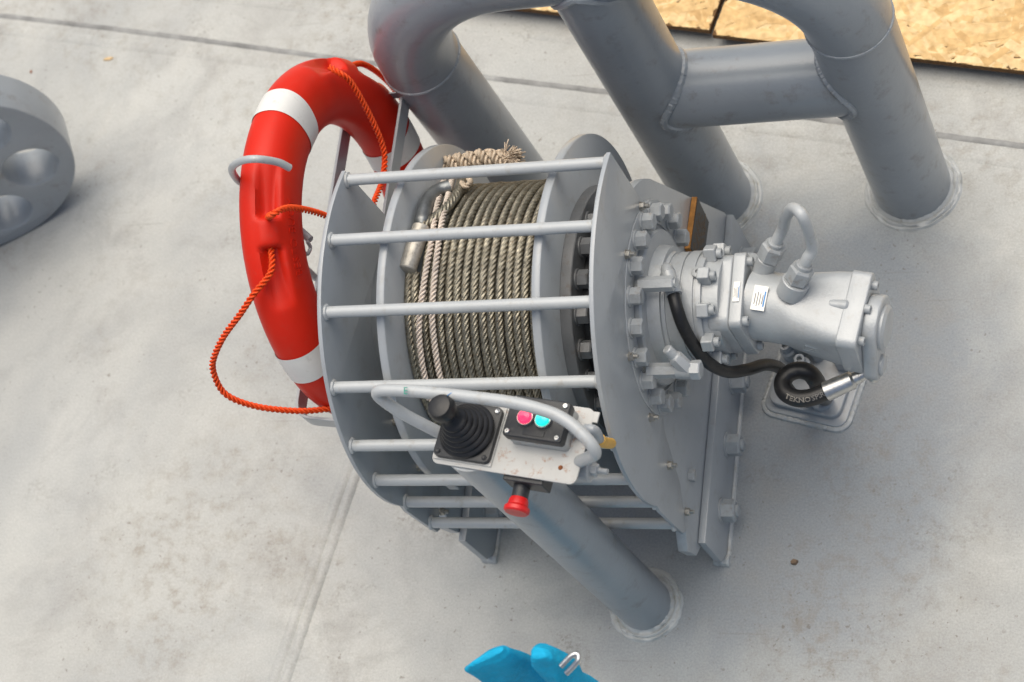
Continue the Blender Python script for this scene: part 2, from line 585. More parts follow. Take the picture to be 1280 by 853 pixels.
# ------------------------------------------------------------------ the deck
def build_deck():
    bm = MB()
    nx, ny, S = 90, 90, 9.0
    cx, cy = -1.5, 1.6
    vs = []
    for j in range(ny + 1):
        for i in range(nx + 1):
            x, y = cx - S + 2 * S * i / nx, cy - S + 2 * S * j / ny
            vs.append((x, y, 0.0))
    fs = [(j * (nx + 1) + i, j * (nx + 1) + i + 1, (j + 1) * (nx + 1) + i + 1, (j + 1) * (nx + 1) + i) for j in range(ny) for i in range(nx)]
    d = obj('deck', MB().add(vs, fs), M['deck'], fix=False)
    tag(d, kind='structure')
    def strip(a, b, w, h, name, seed, mt, z=0.0):
        a, b = V(a), V(b)
        n = int((b - a).length / 0.012)
        t = (b - a).normalized()
        s_ = V((-t.y, t.x, 0))
        rnd = random.Random(seed)
        vs, fs = [], []
        for i in range(n + 1):
            p = a.lerp(b, i / n) + s_ * (0.002 * math.sin(i * 0.05 + seed) + rnd.uniform(-0.0006, 0.0006))
            hh = h * (0.8 + 0.2 * math.sin(i * 0.31 + seed) + rnd.uniform(-0.06, 0.06))
            for q, zz in ((-1, 0.0), (-0.55, 0.75), (0, 1), (0.55, 0.75), (1, 0.0)):
                vs.append(p + s_ * (q * w / 2) + V((0, 0, z + zz * hh)))
        for i in range(n):
            for k in range(4):
                fs.append((i * 5 + k, i * 5 + k + 1, i * 5 + k + 6, i * 5 + k + 5))
        return obj(name, MB().add(vs, fs), mt, d, fix=False, angle=80)
    strip((-5.5, 3.075, 0), (2.5, 1.285, 0), 0.030, 0.003, 'weld_bead', 1, M['deck'])
    strip((-5.5, 3.115, 0), (2.5, 1.325, 0), 0.014, 0.003, 'weld_bead', 2, M['seamdirt'])
    strip((-5.5, 3.245, 0), (2.5, 1.445, 0), 0.022, 0.002, 'weld_bead', 5, M['deck'])
    strip((-1.8885, 1.4004, 0.0000), (-2.0169, 0.7516, 0.0000), 0.026, 0.007, 'weld_bead', 3, M['deck'])
    a, b = V((-1.8885, 1.4004, 0.0000)) + V((0.027, 0, 0)), V((-2.0169, 0.7516, 0.0000)) + V((0.027, 0, 0))
    strip(a, b, 0.026, 0.009, 'weld_bead', 4, M['deck'])
    return d
M['seamdirt'] = mat('dirty seam', (0.25, 0.25, 0.24), 0.7, vary=0.4, vscale=14, bump=0.4, bscale=90)
deck = build_deck()

# ------------------------------------------------------------------ OSB boards lying at the deck edge
def build_osb(name, poly, z0, th, label, seed):
    t = thing(name, label, 'board', (poly[0][0], poly[0][1], z0), 'wood boards on the deck')
    n = len(poly)
    vs = [(x, y, z0) for x, y in poly] + [(x, y, z0 + th) for x, y in poly]
    fs = [tuple(range(n - 1, -1, -1)), tuple(range(n, 2 * n))] + [(i, (i + 1) % n, n + (i + 1) % n, n + i) for i in range(n)]
    obj('core', MB().add(vs, fs), M['osbcore'], t, smooth=False)
    rnd = random.Random(seed)
    xs, ys = [p[0] for p in poly], [p[1] for p in poly]
    def inside(x, y):
        c = False
        for i in range(n):
            (x1, y1), (x2, y2) = poly[i], poly[(i + 1) % n]
            if (y1 > y) != (y2 > y) and x < (x2 - x1) * (y - y1) / (y2 - y1) + x1:
                c = not c
        return c
    fb = MB()
    area = (max(xs) - min(xs)) * (max(ys) - min(ys))
    for k in range(int(area * 6000)):
        x, y = rnd.uniform(min(xs), max(xs)), rnd.uniform(min(ys), max(ys))
        a = rnd.gauss(-0.23, 0.75)
        l, w = rnd.uniform(0.05, 0.13), rnd.uniform(0.008, 0.030)
        if rnd.random() < 0.3:
            l *= 0.35
            w *= 0.5
        m = rnd.randint(3, 4)
        c, s_ = math.cos(a), math.sin(a)
        top = [(-l / 2 + l * i / m, w / 2 * rnd.uniform(0.55, 1)) for i in range(m + 1)]
        bot = [(l / 2 - l * i / m, -w / 2 * rnd.uniform(0.55, 1)) for i in range(m + 1)]
        tx, ty = rnd.gauss(0, 0.005), rnd.gauss(0, 0.012)
        zz = z0 + th + 0.0006 + 0.0016 * rnd.random()
        pts = []
        for px, py in top + bot:
            X, Y = x + px * c - py * s_, y + px * s_ + py * c
            f = 1.0
            while not inside(X, Y) and f > 0.05:
                f -= 0.05
                X, Y = x + (px * c - py * s_) * f, y + (px * s_ + py * c) * f
            if f <= 0.05:
                pts = None
                break
            pts.append((X, Y, zz + px * tx + py * ty))
        if pts:
            fb.add(pts, [tuple(range(len(pts) - 1, -1, -1))])
    fl = obj('wood_flakes', fb, M['flake'], t, smooth=False, fix=False)
    fl['kind'] = 'stuff'
    return t
_x0, _x1 = -2.05, 0.6
def osb_edge(x):
    return 2.142 - 0.2315 * (x + 0.492) + 0.0
jx = -1.163
build_osb('osb_board', [(jx + 0.004, osb_edge(jx)), (_x1, osb_edge(_x1)), (_x1 + 0.3, osb_edge(_x1) + 1.1), (jx + 0.29, osb_edge(jx) + 1.1)], 0.030, 0.014,
          'golden wood chip board behind the right pipe post, the larger one', 3)
build_osb('osb_board', [(_x0, osb_edge(_x0) + 0.012), (jx - 0.004, osb_edge(jx) + 0.012), (jx + 0.278, osb_edge(jx) + 1.1), (_x0 + 0.28, osb_edge(_x0) + 1.1)], 0.030, 0.014,
          'golden wood chip board seen between the two left pipe posts', 4)
# ------------------------------------------------------------------ pipe frame behind the winch
PR = 0.079
def weld_collar(parent, x, y, r, seed):
    b = MB()
    rnd = random.Random(seed)
    seg = 90
    rows = [(r - 0.002, 0.013), (r + 0.004, 0.011), (r + 0.009, 0.006), (r + 0.013, 0.0095), (r + 0.017, 0.009), (r + 0.021, 0.004), (r + 0.025, 0.0055), (r + 0.029, 0.0015), (r + 0.032, -0.002)]
    vs, fs = [], []
    for k in range(seg):
        a = 2 * PI * k / seg
        for i, (rr, z) in enumerate(rows):
            q = noise.noise(V((math.cos(a) * 3 + seed, math.sin(a) * 3, i * 0.7)))
            jj = rnd.uniform(-1, 1)
            rr2 = rr - 0.28 * (rr - r) + (0.0028 * q + 0.0008 * jj) * (i > 0)
            vs.append((x + math.cos(a) * rr2, y + math.sin(a) * rr2, max(-0.002, z * (1 + 0.35 * q + 0.18 * jj))))
    n = len(rows)
    for k in range(seg):
        for i in range(n - 1):
            fs.append((k * n + i, k * n + i + 1, (k + 1) % seg * n + i + 1, (k + 1) % seg * n + i))
    return obj('weld_collar', b.add(vs, fs), M['weld'], parent, fix=False, angle=80)

FX = (-1.545, -1.129, -0.711)
FY, RZ, ER, SZ = 1.912, 0.925, 0.275, 0.65
frame = thing('pipe_frame', 'heavy grey tubular pipe frame of three posts with crossbar behind the winch', 'pipe frame', (-1.129, FY, 0))
for i, x in enumerate(FX):
    top = SZ if i != 1 else RZ
    obj('post', MB().lathe([(0, PR), (top, PR)], (x, FY, 0), (0, 0, 1), 64), M['pipe'], frame)
    weld_collar(frame, x, FY, PR, i * 11)
path = [V((FX[0], FY, SZ + 0.001))]
for k in range(1, 17):
    a = PI / 2 * k / 16
    path.append(V((FX[0] + ER * (1 - math.cos(a)), FY, SZ + ER * math.sin(a))))
for k in range(0, 17):
    a = PI / 2 * (1 - k / 16)
    path.append(V((FX[2] - ER * (1 - math.cos(a)), FY, SZ + ER * math.sin(a))))
path[-1].z = SZ + 0.001
obj('top_rail', MB().tube(path, PR + 0.0006, 64), M['pipe'], frame)
for i in (0, 2):
    obj('weld_seam', MB().bead(circle((FX[i], FY, SZ), PR - 0.0005, 240), 0.0036, True, i, 0.3, 0.006), M['pipe'], frame)
cb = 0.46
CR = 0.0755
obj('crossbar', MB().lathe([(0.0, CR), (FX[2] - FX[1] - 0.04, CR)], (FX[1] + 0.02, FY, cb), (1, 0, 0), 64), M['pipe'], frame)
def saddle(x, sgn, r, z, seed, R0):
    pts = []
    for k in range(200):
        a = 2 * PI * k / 200
        y, zz = r * math.cos(a), r * math.sin(a)
        pts.append(V((x + sgn * math.sqrt(max(0, R0 * R0 - y * y)), FY + y, z + zz)))
    return MB().bead(pts, 0.0095, True, seed, 0.11, 0.007)
obj('weld_seam', saddle(FX[1], 1, CR - 0.001, cb, 21, PR), M['pipe'], frame)
obj('weld_seam', saddle(FX[2], -1, CR - 0.001, cb, 22, PR), M['pipe'], frame)
pts = []
for k in range(100):
    a = 2 * PI * k / 100
    y = (PR - 0.001) * math.sin(a)
    pts.append(V((FX[1] + (PR - 0.001) * math.cos(a), FY + y, RZ - math.sqrt(max(0, PR * PR - y * y)))))
obj('weld_seam', MB().bead(pts, 0.0095, True, 23, 0.14, 0.006), M['pipe'], frame)

# ------------------------------------------------------------------ winch
winch = thing('winch', 'grey painted drum winch bolted upright to the deck with caged cable drum', 'winch', (-1.3, AY, 0))
XR, XL = -1.055, -1.550                      # outer face of right side plate, inner face of left side plate
def arc(c, r, a0, a1, n):
    return [(c[0] + r * math.cos(math.radians(a0 + (a1 - a0) * k / n)), c[1] + r * math.sin(math.radians(a0 + (a1 - a0) * k / n))) for k in range(n + 1)]
# side plates (Y, Z outlines relative to the axis)
side_outline = lambda RS, q=0.0: [(-0.302 + q, -0.425), (0.385, -0.425), (0.377, -0.37)] + arc((0, 0), RS, 24, 156, 24) + [(-0.318 + q, -0.30), (-0.352 + q, -0.33), (-0.343 + q, -0.385)]
# guard plates: round front, straight back edge, hollow round the gearbox
go = arc((0, 0), 0.356, 67.2, 196, 40) + [(-0.345, -0.12), (-0.342, -0.2), (-0.338, -0.265), (-0.330, -0.276), (-0.318, -0.270)]
go_r = go + [(-0.255, -0.215), (-0.20, -0.10)] + arc((0, 0), 0.1945, 205, 50, 30) + [(0.138, 0.16)]
go_l = go + [(-0.24, -0.23), (-0.13, -0.13)] + arc((0, 0), 0.160, 225, 40, 30) + [(0.138, 0.13)]
sp = {}
gp = {}
for nm, xo in (('r', XR), ('l', XL)):
    s_ = plate_mesh('side_plate', side_outline(0.231, 0) if nm == 'r' else side_outline(0.19, 0.042), [], 0.020, 0.0015, (YZ, (xo - 0.010, AY, AZ)), M['paint'], winch)
    sp[nm] = s_
    gp[nm] = plate_mesh('guard_plate', go_r if nm == 'r' else go_l, [], 0.008, 0.0012, (YZ, (xo + 0.0043, AY, AZ)), M['paint'], winch)
# foundation plates welded to the deck
fnd = {}
for nm, xa, xb in (('r', XR + 0.0005, -1.040), ('l', XL + 0.0005, -1.534)):
    xc = (xa + xb) / 2
    o_ = plate_mesh('foundation_plate', [(1.122, 0.001), (1.092, 0.04), (1.092, 0.163), (1.788, 0.163), (1.788, 0.001)], [], xb - xa, 0.0015, (YZ, (xc, 0, 0)), M['paint'], winch)
    fnd[nm] = o_
    p0 = [V((xb + 0.001, 1.10, 0.002)), V((xb + 0.001, 1.79, 0.002))]
    obj('weld_bead', MB().bead(resample(p0, 0.004), 0.0065, False, 31, 0.12, 0.010), M['weld'], o_)
    obj('weld_bead', MB().bead(resample([V((xa - 0.012, 1.108, 0.003)), V((xb + 0.006, 1.106, 0.003))], 0.004), 0.012, False, 32, 0.2, 0.012), M['weld'], o_)

# fasteners: one of each, then copies
def hex_bolt(name, parent, loc, af, h, m, washer=True, stud=0.0, phase=0.0):
    b = MB()
    wt = 0.0035 if washer else 0.0
    if washer:
        b.lathe([(0, af * 0.66), (wt * 0.8, af * 0.66), (wt, af * 0.62)], (0, 0, 0), (1, 0, 0), 28)
    b.hexa((wt, 0, 0), (1, 0, 0), af, h, phase)
    if stud:
        b.lathe([(wt + h - 0.001, af * 0.31), (wt + h + stud * 0.8, af * 0.31), (wt + h + stud, af * 0.25)], (0, 0, 0), (1, 0, 0), 16)
    b.v = [p + V(loc) for p in b.v]
    o = obj(name, b, m, parent, angle=30)
    return o
def spread(first, parent, base, locs, rng=None):
    off = first.location + world_loc(parent) - V(base)
    for l in locs:
        r = (random.uniform(0, PI / 3), 0, 0) if rng else None
        copy_part(first, parent, V(l) + off, r)

fy = [1.187, 1.323, 1.459, 1.595, 1.731]
n0 = hex_bolt('nut', fnd['r'], (-1.0398, fy[0], 0.072), 0.040, 0.026, M['bolt'], True, 0.006, 0.3)
spread(n0, fnd['r'], (-1.0398, fy[0], 0.072), [(-1.0398, y, 0.073) for y in fy[1:]], True)
n1 = hex_bolt('nut', fnd['l'], (-1.5338, fy[0], 0.072), 0.040, 0.026, M['bolt'], True, 0.006, 0.1)
spread(n1, fnd['l'], (-1.5338, fy[0], 0.072), [(-1.5338, y, 0.073) for y in fy[1:]], True)

# small guard screws
gs = [(-1.0470, 1.5344, 0.7020), (-1.0470, 1.4191, 0.7484), (-1.0470, 1.2022, 0.5379), (-1.0470, 1.1591, 0.4098), (-1.0470, 1.1147, 0.2803), (-1.0470, 1.2590, 0.6783)]
def small_screw(parent, loc):
    b = MB()
    b.lathe([(0, 0.0085), (0.0015, 0.0085)], (0, 0, 0), (1, 0, 0), 20)
    b.hexa((0.0015, 0, 0), (1, 0, 0), 0.013, 0.0075, 0.2)
    b.lathe([(0.009, 0.004), (0.016, 0.004), (0.017, 0.003)], (0, 0, 0), (1, 0, 0), 12)
    b.v = [p + V(loc) for p in b.v]
    return obj('screw', b, M['zinc'], parent, angle=30)
s0 = small_screw(gp['r'], gs[0])
spread(s0, gp['r'], gs[0], gs[1:], True)
gl = [(-1.5418, q[1], q[2]) for q in gs[2:5]]
s1 = small_screw(gp['l'], gl[0])
spread(s1, gp['l'], gl[0], gl[1:], True)
hex_bolt('bolt', sp['r'], (XR + 0.0002, 1.196, 0.252), 0.022, 0.012, M['bolt'], False, 0.0, 0.5)

# guard rods
rods = [(1.536, 0.862), (1.407, 0.883), (1.2816, 0.857), (1.170, 0.787), (1.100, 0.686), (1.0745, 0.576), (1.080, 0.439), (1.080, 0.316)]
for y, z in rods:
    b = MB().cyl((-1.5421, y, z), (-1.0545, y, z), 0.0105, 20)
    for x in (-1.5413, -1.0555):
        b.bead(circle((x, y, z), 0.0105, 24, 'X'), 0.0042, True, int(y * 1000), 0.3, 0.01)
    obj('guard_rod', b, M['rod'], winch)

# drum, flanges
obj('drum', MB().lathe([(-1.442, 0.216), (-1.168, 0.216)], (0, AY, AZ), (1, 0, 0), 96), M['paint'], winch)
for xa, xb in ((-1.170, -1.154), (-1.456, -1.440)):
    obj('drum_flange', MB().lathe([(xa, 0.3165), (xa + 0.0015, 0.318), (xb - 0.0015, 0.318), (xb, 0.3165)], (0, AY, AZ), (1, 0, 0), 160), M['paint'], winch, angle=50)
# left bearing hub
obj('bearing_hub', MB().lathe([(-1.550, 0.10), (-1.50, 0.095), (-1.456, 0.12)], (0, AY, AZ), (1, 0, 0), 48), M['paint'], winch)
obj('rope_clamp', MB().box((-1.468, 1.145, 0.42), (0.022, 0.05, 0.06)).hexa((-1.458, 1.15, 0.43), (-1, 0, 0), 0.02, 0.03), M['paint'], winch, 0.003)
# gear ring between flange and right plate with its bolts
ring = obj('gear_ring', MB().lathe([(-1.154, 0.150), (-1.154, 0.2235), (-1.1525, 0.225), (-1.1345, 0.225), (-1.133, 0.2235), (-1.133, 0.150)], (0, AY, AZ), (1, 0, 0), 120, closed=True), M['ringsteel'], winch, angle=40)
obj('drive_hub', MB().lathe([(-1.153, 0.149), (-1.1322, 0.149), (-1.1322, 0.168), (-1.0765, 0.164)], (0, AY, AZ), (1, 0, 0), 96), M['hubshade'], winch, angle=40)
GR = [(-1.1328, AY + 0.196 * math.cos(math.radians(a)), AZ + 0.196 * math.sin(math.radians(a))) for a in range(9, 369, 18)]
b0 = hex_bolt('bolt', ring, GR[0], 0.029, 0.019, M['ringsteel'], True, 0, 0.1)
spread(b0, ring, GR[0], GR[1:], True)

# gearbox: bolt ring, recess, stepped cylinder
gx = XR
prof = [(gx - 0.002, 0.100), (gx - 0.002, 0.194), (gx + 0.0085, 0.194), (gx + 0.0095, 0.193), (gx + 0.0095, 0.1505), (gx + 0.004, 0.1495), (gx + 0.004, 0.142), (gx + 0.016, 0.141),
        (gx + 0.020, 0.138), (gx + 0.020, 0.112), (gx + 0.042, 0.108), (gx + 0.042, 0.099), (gx + 0.048, 0.097), (gx + 0.0485, 0.094), (gx + 0.056, 0.094), (gx + 0.0565, 0.097),
        (gx + 0.074, 0.097), (gx + 0.0745, 0.0935), (gx + 0.079, 0.0935), (gx + 0.0795, 0.098), (gx + 0.098, 0.098), (gx + 0.0985, 0.0945), (gx + 0.103, 0.0945), (gx + 0.1035, 0.097),
        (gx + 0.112, 0.096), (gx + 0.112, 0.088), (gx + 0.140, 0.086), (gx + 0.140, 0.06)]
gear = obj('gearbox', MB().lathe([(d, r) for d, r in prof], (0, AY, AZ), (1, 0, 0), 96), M['cast'], winch, angle=30)
BR = [(gx + 0.0096, AY + 0.1725 * math.cos(math.radians(a)), AZ + 0.1725 * math.sin(math.radians(a))) for a in range(0, 360, 18)]
b1 = hex_bolt('bolt', gear, BR[0], 0.028, 0.019, M['bolt'], True, 0, 0.15)
spread(b1, gear, BR[0], BR[1:], True)
# hexagon stand-offs at the ring
for (y, z), l in (((1.386, 0.695), 0.062), ((1.262, 0.606), 0.070)):
    obj('standoff', MB().hexa((gx + 0.020, y, z), (1, 0, 0), 0.024, l, 0.4, 0.03).lathe([(gx + 0.0195 + l, 0.008), (gx + 0.023 + l, 0.008)], (0, y, z), (1, 0, 0), 16), M['cast'], gear, 0, 30)
# flange lugs with socket screws at the motor end of the gearbox
for k in range(10):
    a = 2 * PI * k / 10 + 0.2
    y, z = AY + 0.098 * math.cos(a), AZ + 0.098 * math.sin(a)
    rad = Matrix.Rotation(a, 3, 'X')
    lug = MB().box((gx + 0.118, y, z), (0.022, 0.026, 0.024), rad)
    lg = obj('lug', lug, M['cast'], gear, 0.003)
    obj('socket_screw', MB().lathe([(0, 0.0088), (0.008, 0.0088), (0.009, 0.008), (0.009, 0.0045), (0.005, 0.0045), (0.005, 0.0)], (gx + 0.1292, y, z), (1, 0, 0), 18), M['bolt'], gear, angle=30)
def plug(px, r=0.012):
    d = (V(px) - V((px[0], AY, AZ)))
    d = d.normalized()
    p = V((px[0], AY, AZ)) + d * 0.094
    return MB().lathe([(0, r), (0.007, r), (0.008, r * 0.85), (0.008, r * 0.4), (0.003, r * 0.4), (0.003, 0)], p, d, 24)
obj('plug', plug((-1.0263, 1.4280, 0.6300)), M['cast'], gear, angle=30)
obj('plug', plug((-0.9491, 1.4275, 0.6300)), M['cast'], gear, angle=30)
obj('plug', plug((-1.0605, 1.3808, 0.5800), 0.007), M['cast'], gear, angle=30)

# name plate on the right side plate
tp = obj('name_plate', MB().box((gx + 0.006, 1.645, 0.362), (0.011, 0.118, 0.088), Matrix.Rotation(math.radians(-7), 3, 'X')), M['brass'], sp['r'], 0.001)
tf = obj('plate_face', MB().box((gx + 0.0120, 1.645, 0.362), (0.0015, 0.114, 0.084), Matrix.Rotation(math.radians(-7), 3, 'X')), M['bplate'], sp['r'])
b = MB()
rnd = random.Random(5)
for k in range(7):
    z = 0.362 + 0.028 - k * 0.009
    y = 1.600
    while y < 1.685:
        l = rnd.uniform(0.006, 0.016)
        b.box((gx + 0.0129, y + l / 2, z - (y - 1.645) * 0.12), (0.0006, l, 0.0028))
        y += l + rnd.uniform(0.003, 0.012)
obj('print_lines', b, M['gold'], sp['r'], smooth=False)

# ------------------------------------------------------------------ hydraulic motor on the gearbox
motor = bpy.data.objects.new('hydraulic_motor', None)
col.objects.link(motor)
motor.parent = winch
motor.location = V((gx + 0.13, AY, AZ)) - world_loc(winch)
def rsq(h, w, r, n=6):
    out = []
    for sx, sy, a0 in ((1, 1, 0), (-1, 1, 90), (-1, -1, 180), (1, -1, 270)):
        for k in range(n + 1):
            a = math.radians(a0 + 90 * k / n)
            out.append((sx * (h - r) + r * math.cos(a), sy * (w - r) + r * math.sin(a)))
    return out
plate_mesh('motor_flange', rsq(0.072, 0.068, 0.022), [], 0.038, 0.004, (YZ, (-0.916, AY, AZ)), M['cast'], motor, 2)
plate_mesh('motor_flange', rsq(0.072, 0.068, 0.012), [], 0.022, 0.002, (YZ, (-0.8855, AY, AZ)), M['cast'], motor, 2)
for sy in (-1, 1):
    for sz in (-1, 1):
        obj('socket_screw', MB().lathe([(0, 0.0085), (0.009, 0.0085), (0.010, 0.0075), (0.010, 0.004), (0.006, 0.004), (0.006, 0)], (-0.8745, AY + sy * 0.057, AZ + sz * 0.053), (1, 0, 0), 18), M['bolt'], motor, angle=30)
ya, pa = math.radians(10), math.radians(4)
ma = V((math.cos(ya) * math.cos(pa), -math.sin(ya) * math.cos(pa), -math.sin(pa)))
mo = V((-0.878, AY, AZ))
mu = V((0, 0, 1))
mu = (mu - ma * mu.dot(ma)).normalized()       # up
ms = mu.cross(ma)                               # sideways, away from the viewer
def mp(d, s_, u_):
    return mo + ma * d + ms * s_ + mu * u_
b = MB()
N_ = 40
secs = [(0.0, 0.062, 0.062, 2.0), (0.055, 0.062, 0.062, 2.0), (0.075, 0.060, 0.061, 2.4), (0.095, 0.062, 0.060, 3.6), (0.15, 0.068, 0.062, 6.0), (0.178, 0.070, 0.063, 7.0)]
vs, fs = [], []
for d, hs, hu, e in secs:
    for k in range(N_):
        a = 2 * PI * k / N_
        c_, s_ = math.cos(a), math.sin(a)
        vs.append(mp(d, hs * math.copysign(abs(c_) ** (2 / e), c_), hu * math.copysign(abs(s_) ** (2 / e), s_)))
for i in range(len(secs) - 1):
    for k in range(N_):
        fs.append((i * N_ + k, i * N_ + (k + 1) % N_, (i + 1) * N_ + (k + 1) % N_, (i + 1) * N_ + k))
fs += [tuple(range(N_ - 1, -1, -1)), tuple((len(secs) - 1) * N_ + k for k in range(N_))]
obj('motor_body', b.add(vs, fs), M['cast'], motor, angle=50)
MR = Matrix((ma, ms, mu)).transposed()
MRp = Matrix((ms, mu, ma)).transposed()
plate_mesh('end_block', rsq(0.072, 0.066, 0.014), [], 0.036, 0.003, (MRp, mp(0.194, -0.002, -0.002)), M['cast'], motor, 2)
def hull2(c1, r1, c2, r2, n=16):
    d = math.atan2(c2[1] - c1[1], c2[0] - c1[0])
    return [(c1[0] + r1 * math.cos(d + PI / 2 + PI * k / n), c1[1] + r1 * math.sin(d + PI / 2 + PI * k / n)) for k in range(n + 1)] + \
           [(c2[0] + r2 * math.cos(d - PI / 2 + PI * k / n), c2[1] + r2 * math.sin(d - PI / 2 + PI * k / n)) for k in range(n + 1)]
ec = plate_mesh('end_cap', hull2((0.0, 0.004), 0.055, (-0.050, -0.056), 0.026), [], 0.026, 0.005, (MRp, mp(0.224, -0.004, -0.004)), M['cast'], motor, 2)
obj('end_dome', MB().lathe([(0, 0.040), (0.006, 0.040), (0.011, 0.034), (0.012, 0)], mp(0.236, -0.006, 0.002), ma, 36), M['cast'], motor)
for s_, u_ in ((0.05, 0.045), (-0.054, 0.045), (0.05, -0.05), (-0.054, -0.05), (0.0, 0.058)):
    obj('socket_screw', MB().lathe([(0, 0.008), (0.009, 0.008), (0.010, 0.007), (0.010, 0.0038), (0.006, 0.0038), (0.006, 0)], mp(0.212, s_, u_), ma, 18), M['bolt'], motor, angle=30)
obj('port_block', MB().cyl(mp(0.222, -0.052, -0.058), mp(0.244, -0.052, -0.058), 0.019, 28, 0.003), M['cast'], motor)
obj('rib', MB().cyl(mp(0.150, 0.0, 0.052), mp(0.185, 0.0, 0.058), 0.011, 20, 0.003), M['cast'], motor)
# embossed maker's mark on the lower front of the body
fr = MB()
fo = [mp(0.108, -0.0625, -0.016), mp(0.163, -0.0665, -0.016), mp(0.155, -0.0665, 0.008), mp(0.116, -0.0635, 0.008)]
fr.tube([p for p in resample(fo + [fo[0]], 0.003)], 0.0018, 6)
for pts in ([(0.106, -0.024), (0.116, -0.012), (0.122, -0.012), (0.112, -0.024), (0.120, -0.024)], [(0.124, -0.024), (0.128, -0.012), (0.126, -0.018), (0.134, -0.016), (0.132, -0.024)]):
    fr.tube([mp(d + 0.013, -0.0655, u_ + 0.014) for d, u_ in pts], 0.0016, 6)
obj('embossed_mark', fr, M['cast'], motor)
# rating tags
def tagplate(c, n, u, w, h):
    n = V(n).normalized()
    u = V(u)
    u = (u - n * u.dot(n)).normalized()
    R = Matrix((u, n.cross(u), n)).transposed()
    t = obj('rating_tag', MB().box(c, (w, h, 0.002), R), M['tag'], motor, 0.0004)
    k = MB()
    r_ = random.Random(int(w * 10000))
    for i in range(4):
        k.box(V(c) + R @ V((-w * 0.30 + i * w * 0.18, -h * 0.05, 0.0012)), (w * 0.045, h * r_.uniform(0.35, 0.6), 0.0004), R)
    obj('tag_print', k, M['ink'], t, smooth=False)
    k = MB().box(V(c) + R @ V((w * 0.36, -h * 0.02, 0.0012)), (w * 0.10, h * 0.62, 0.0004), R)
    obj('tag_print', k, M['blueink'] if h > 0.035 else M['ink'], t, smooth=False)
tagplate(mp(0.030, -0.012, 0.0625), mu - ms * 0.2, ma, 0.025, 0.044)
tagplate((-0.8855, AY - 0.008, AZ + 0.0692), (0, 0, 1), (1, 0, 0), 0.012, 0.038)
# looped steel pipe between the two ports on top
pax = V((0.5, 0.4, 0.75)).normalized()
A = V((-0.8357, 1.4706, 0.6050))
Bp = V((-0.7788, 1.4172, 0.6220))
for p, bs in ((A, 0.019), (Bp, 0.0245)):
    obj('port_boss', MB().lathe([(-0.03, bs), (0.0, bs), (0.0015, bs - 0.0015), (0.0015, 0.016), (0.005, 0.016)], p - pax * 0.0045, pax, 30), M['cast'], motor)
    obj('hex_nut', MB().hexa(p, pax, 0.038, 0.030, 0.35).lathe([(0.0299, 0.0145), (0.036, 0.0145), (0.038, 0.013)], p, pax, 24), M['bolt'], motor, angle=30)
tp_ = smooth_path([A + pax * 0.03, A + pax * 0.07, V((-0.7829, 1.4982, 0.7050)), V((-0.7607, 1.4902, 0.7450)), V((-0.7407, 1.4676, 0.7550)), Bp + pax * 0.062 + V((0.006, 0.01, 0.01)), Bp + pax * 0.05, Bp + pax * 0.03], 12)
obj('pipe_loop', MB().tube(tp_, 0.0104, 20), M['rod'], motor)

# hydraulic hose
thin = smooth_path([(-0.9966, 1.4181, 0.6680), (-0.9864, 1.3890, 0.6640), (-0.9775, 1.3579, 0.6550), (-0.9711, 1.3340, 0.6300), (-0.9604, 1.3132, 0.5900), (-0.9442, 1.2977, 0.5500), (-0.9215, 1.2990, 0.5050), (-0.8956, 1.3173, 0.4700), (-0.8752, 1.3426, 0.4300),
                    (-0.8605, 1.3526, 0.3900), (-0.8571, 1.3471, 0.3650), (-0.8579, 1.3383, 0.3400), (-0.8562, 1.3393, 0.2900), (-0.8618, 1.3655, 0.2000), (-0.8914, 1.4205, 0.0500)], 14)
drain = obj('hydraulic_hose', MB().tube(thin, 0.0112, 20), M['black'], winch)
ha, hb_ = V((-0.9965, 1.4207, 0.6690)), V((-0.9833, 1.3833, 0.6630))
obj('hose_ferrule', MB().lathe([(0, 0.012), (0.002, 0.0135), (0.028, 0.0135), ((hb_ - ha).length + 0.004, 0.0145)], ha, hb_ - ha, 24), M['cast'], drain)
obj('banjo_fitting', MB().tube(smooth_path([ha + (hb_ - ha) * 0.2, ha, ha - (hb_ - ha) * 0.25 - V((0, 0, 0.012)), V((ha.x - 0.004, ha.y + 0.004, ha.z - 0.06))], 6), 0.011, 16), M['cast'], drain)
hose = smooth_path([(-0.8574, 1.4322, 0.0400), (-0.8302, 1.3873, 0.1600), (-0.8022, 1.3413, 0.2900), (-0.7917, 1.3224, 0.3600), (-0.7875, 1.3196, 0.4050), (-0.7965, 1.3271, 0.4250), (-0.8139, 1.3293, 0.4320), (-0.8318, 1.3212, 0.4340),
                    (-0.8405, 1.3041, 0.4350), (-0.8329, 1.2847, 0.4370), (-0.8117, 1.2732, 0.4380), (-0.7857, 1.2737, 0.4390), (-0.7576, 1.2849, 0.4400)], 14)
obj_h = obj('hydraulic_hose', MB().tube(hose, 0.0158, 24), M['black'], winch)
fa, fb_ = V((-0.7604, 1.2834, 0.4400)), V((-0.7088, 1.3032, 0.4480))
obj('hose_ferrule', MB().lathe([(0, 0.0165), (0.001, 0.0178), ((fb_ - fa).length * 0.93, 0.0168), ((fb_ - fa).length, 0.013)], fa, fb_ - fa, 28), M['steel'], obj_h)
fc = V((-0.6972, 1.3077, 0.4510))
obj('hose_nut', MB().lathe([(0, 0.012), (0.012, 0.012), (0.012, 0.010)], fb_, fc - fb_, 20), M['steel'], obj_h)
obj('hose_stem', MB().tube(smooth_path([fb_, fc, V((-0.6799, 1.3147, 0.4550)), mp(0.226, -0.070, -0.076), mp(0.226, -0.058, -0.064)], 8), 0.0105, 16), M['steel'], obj_h)
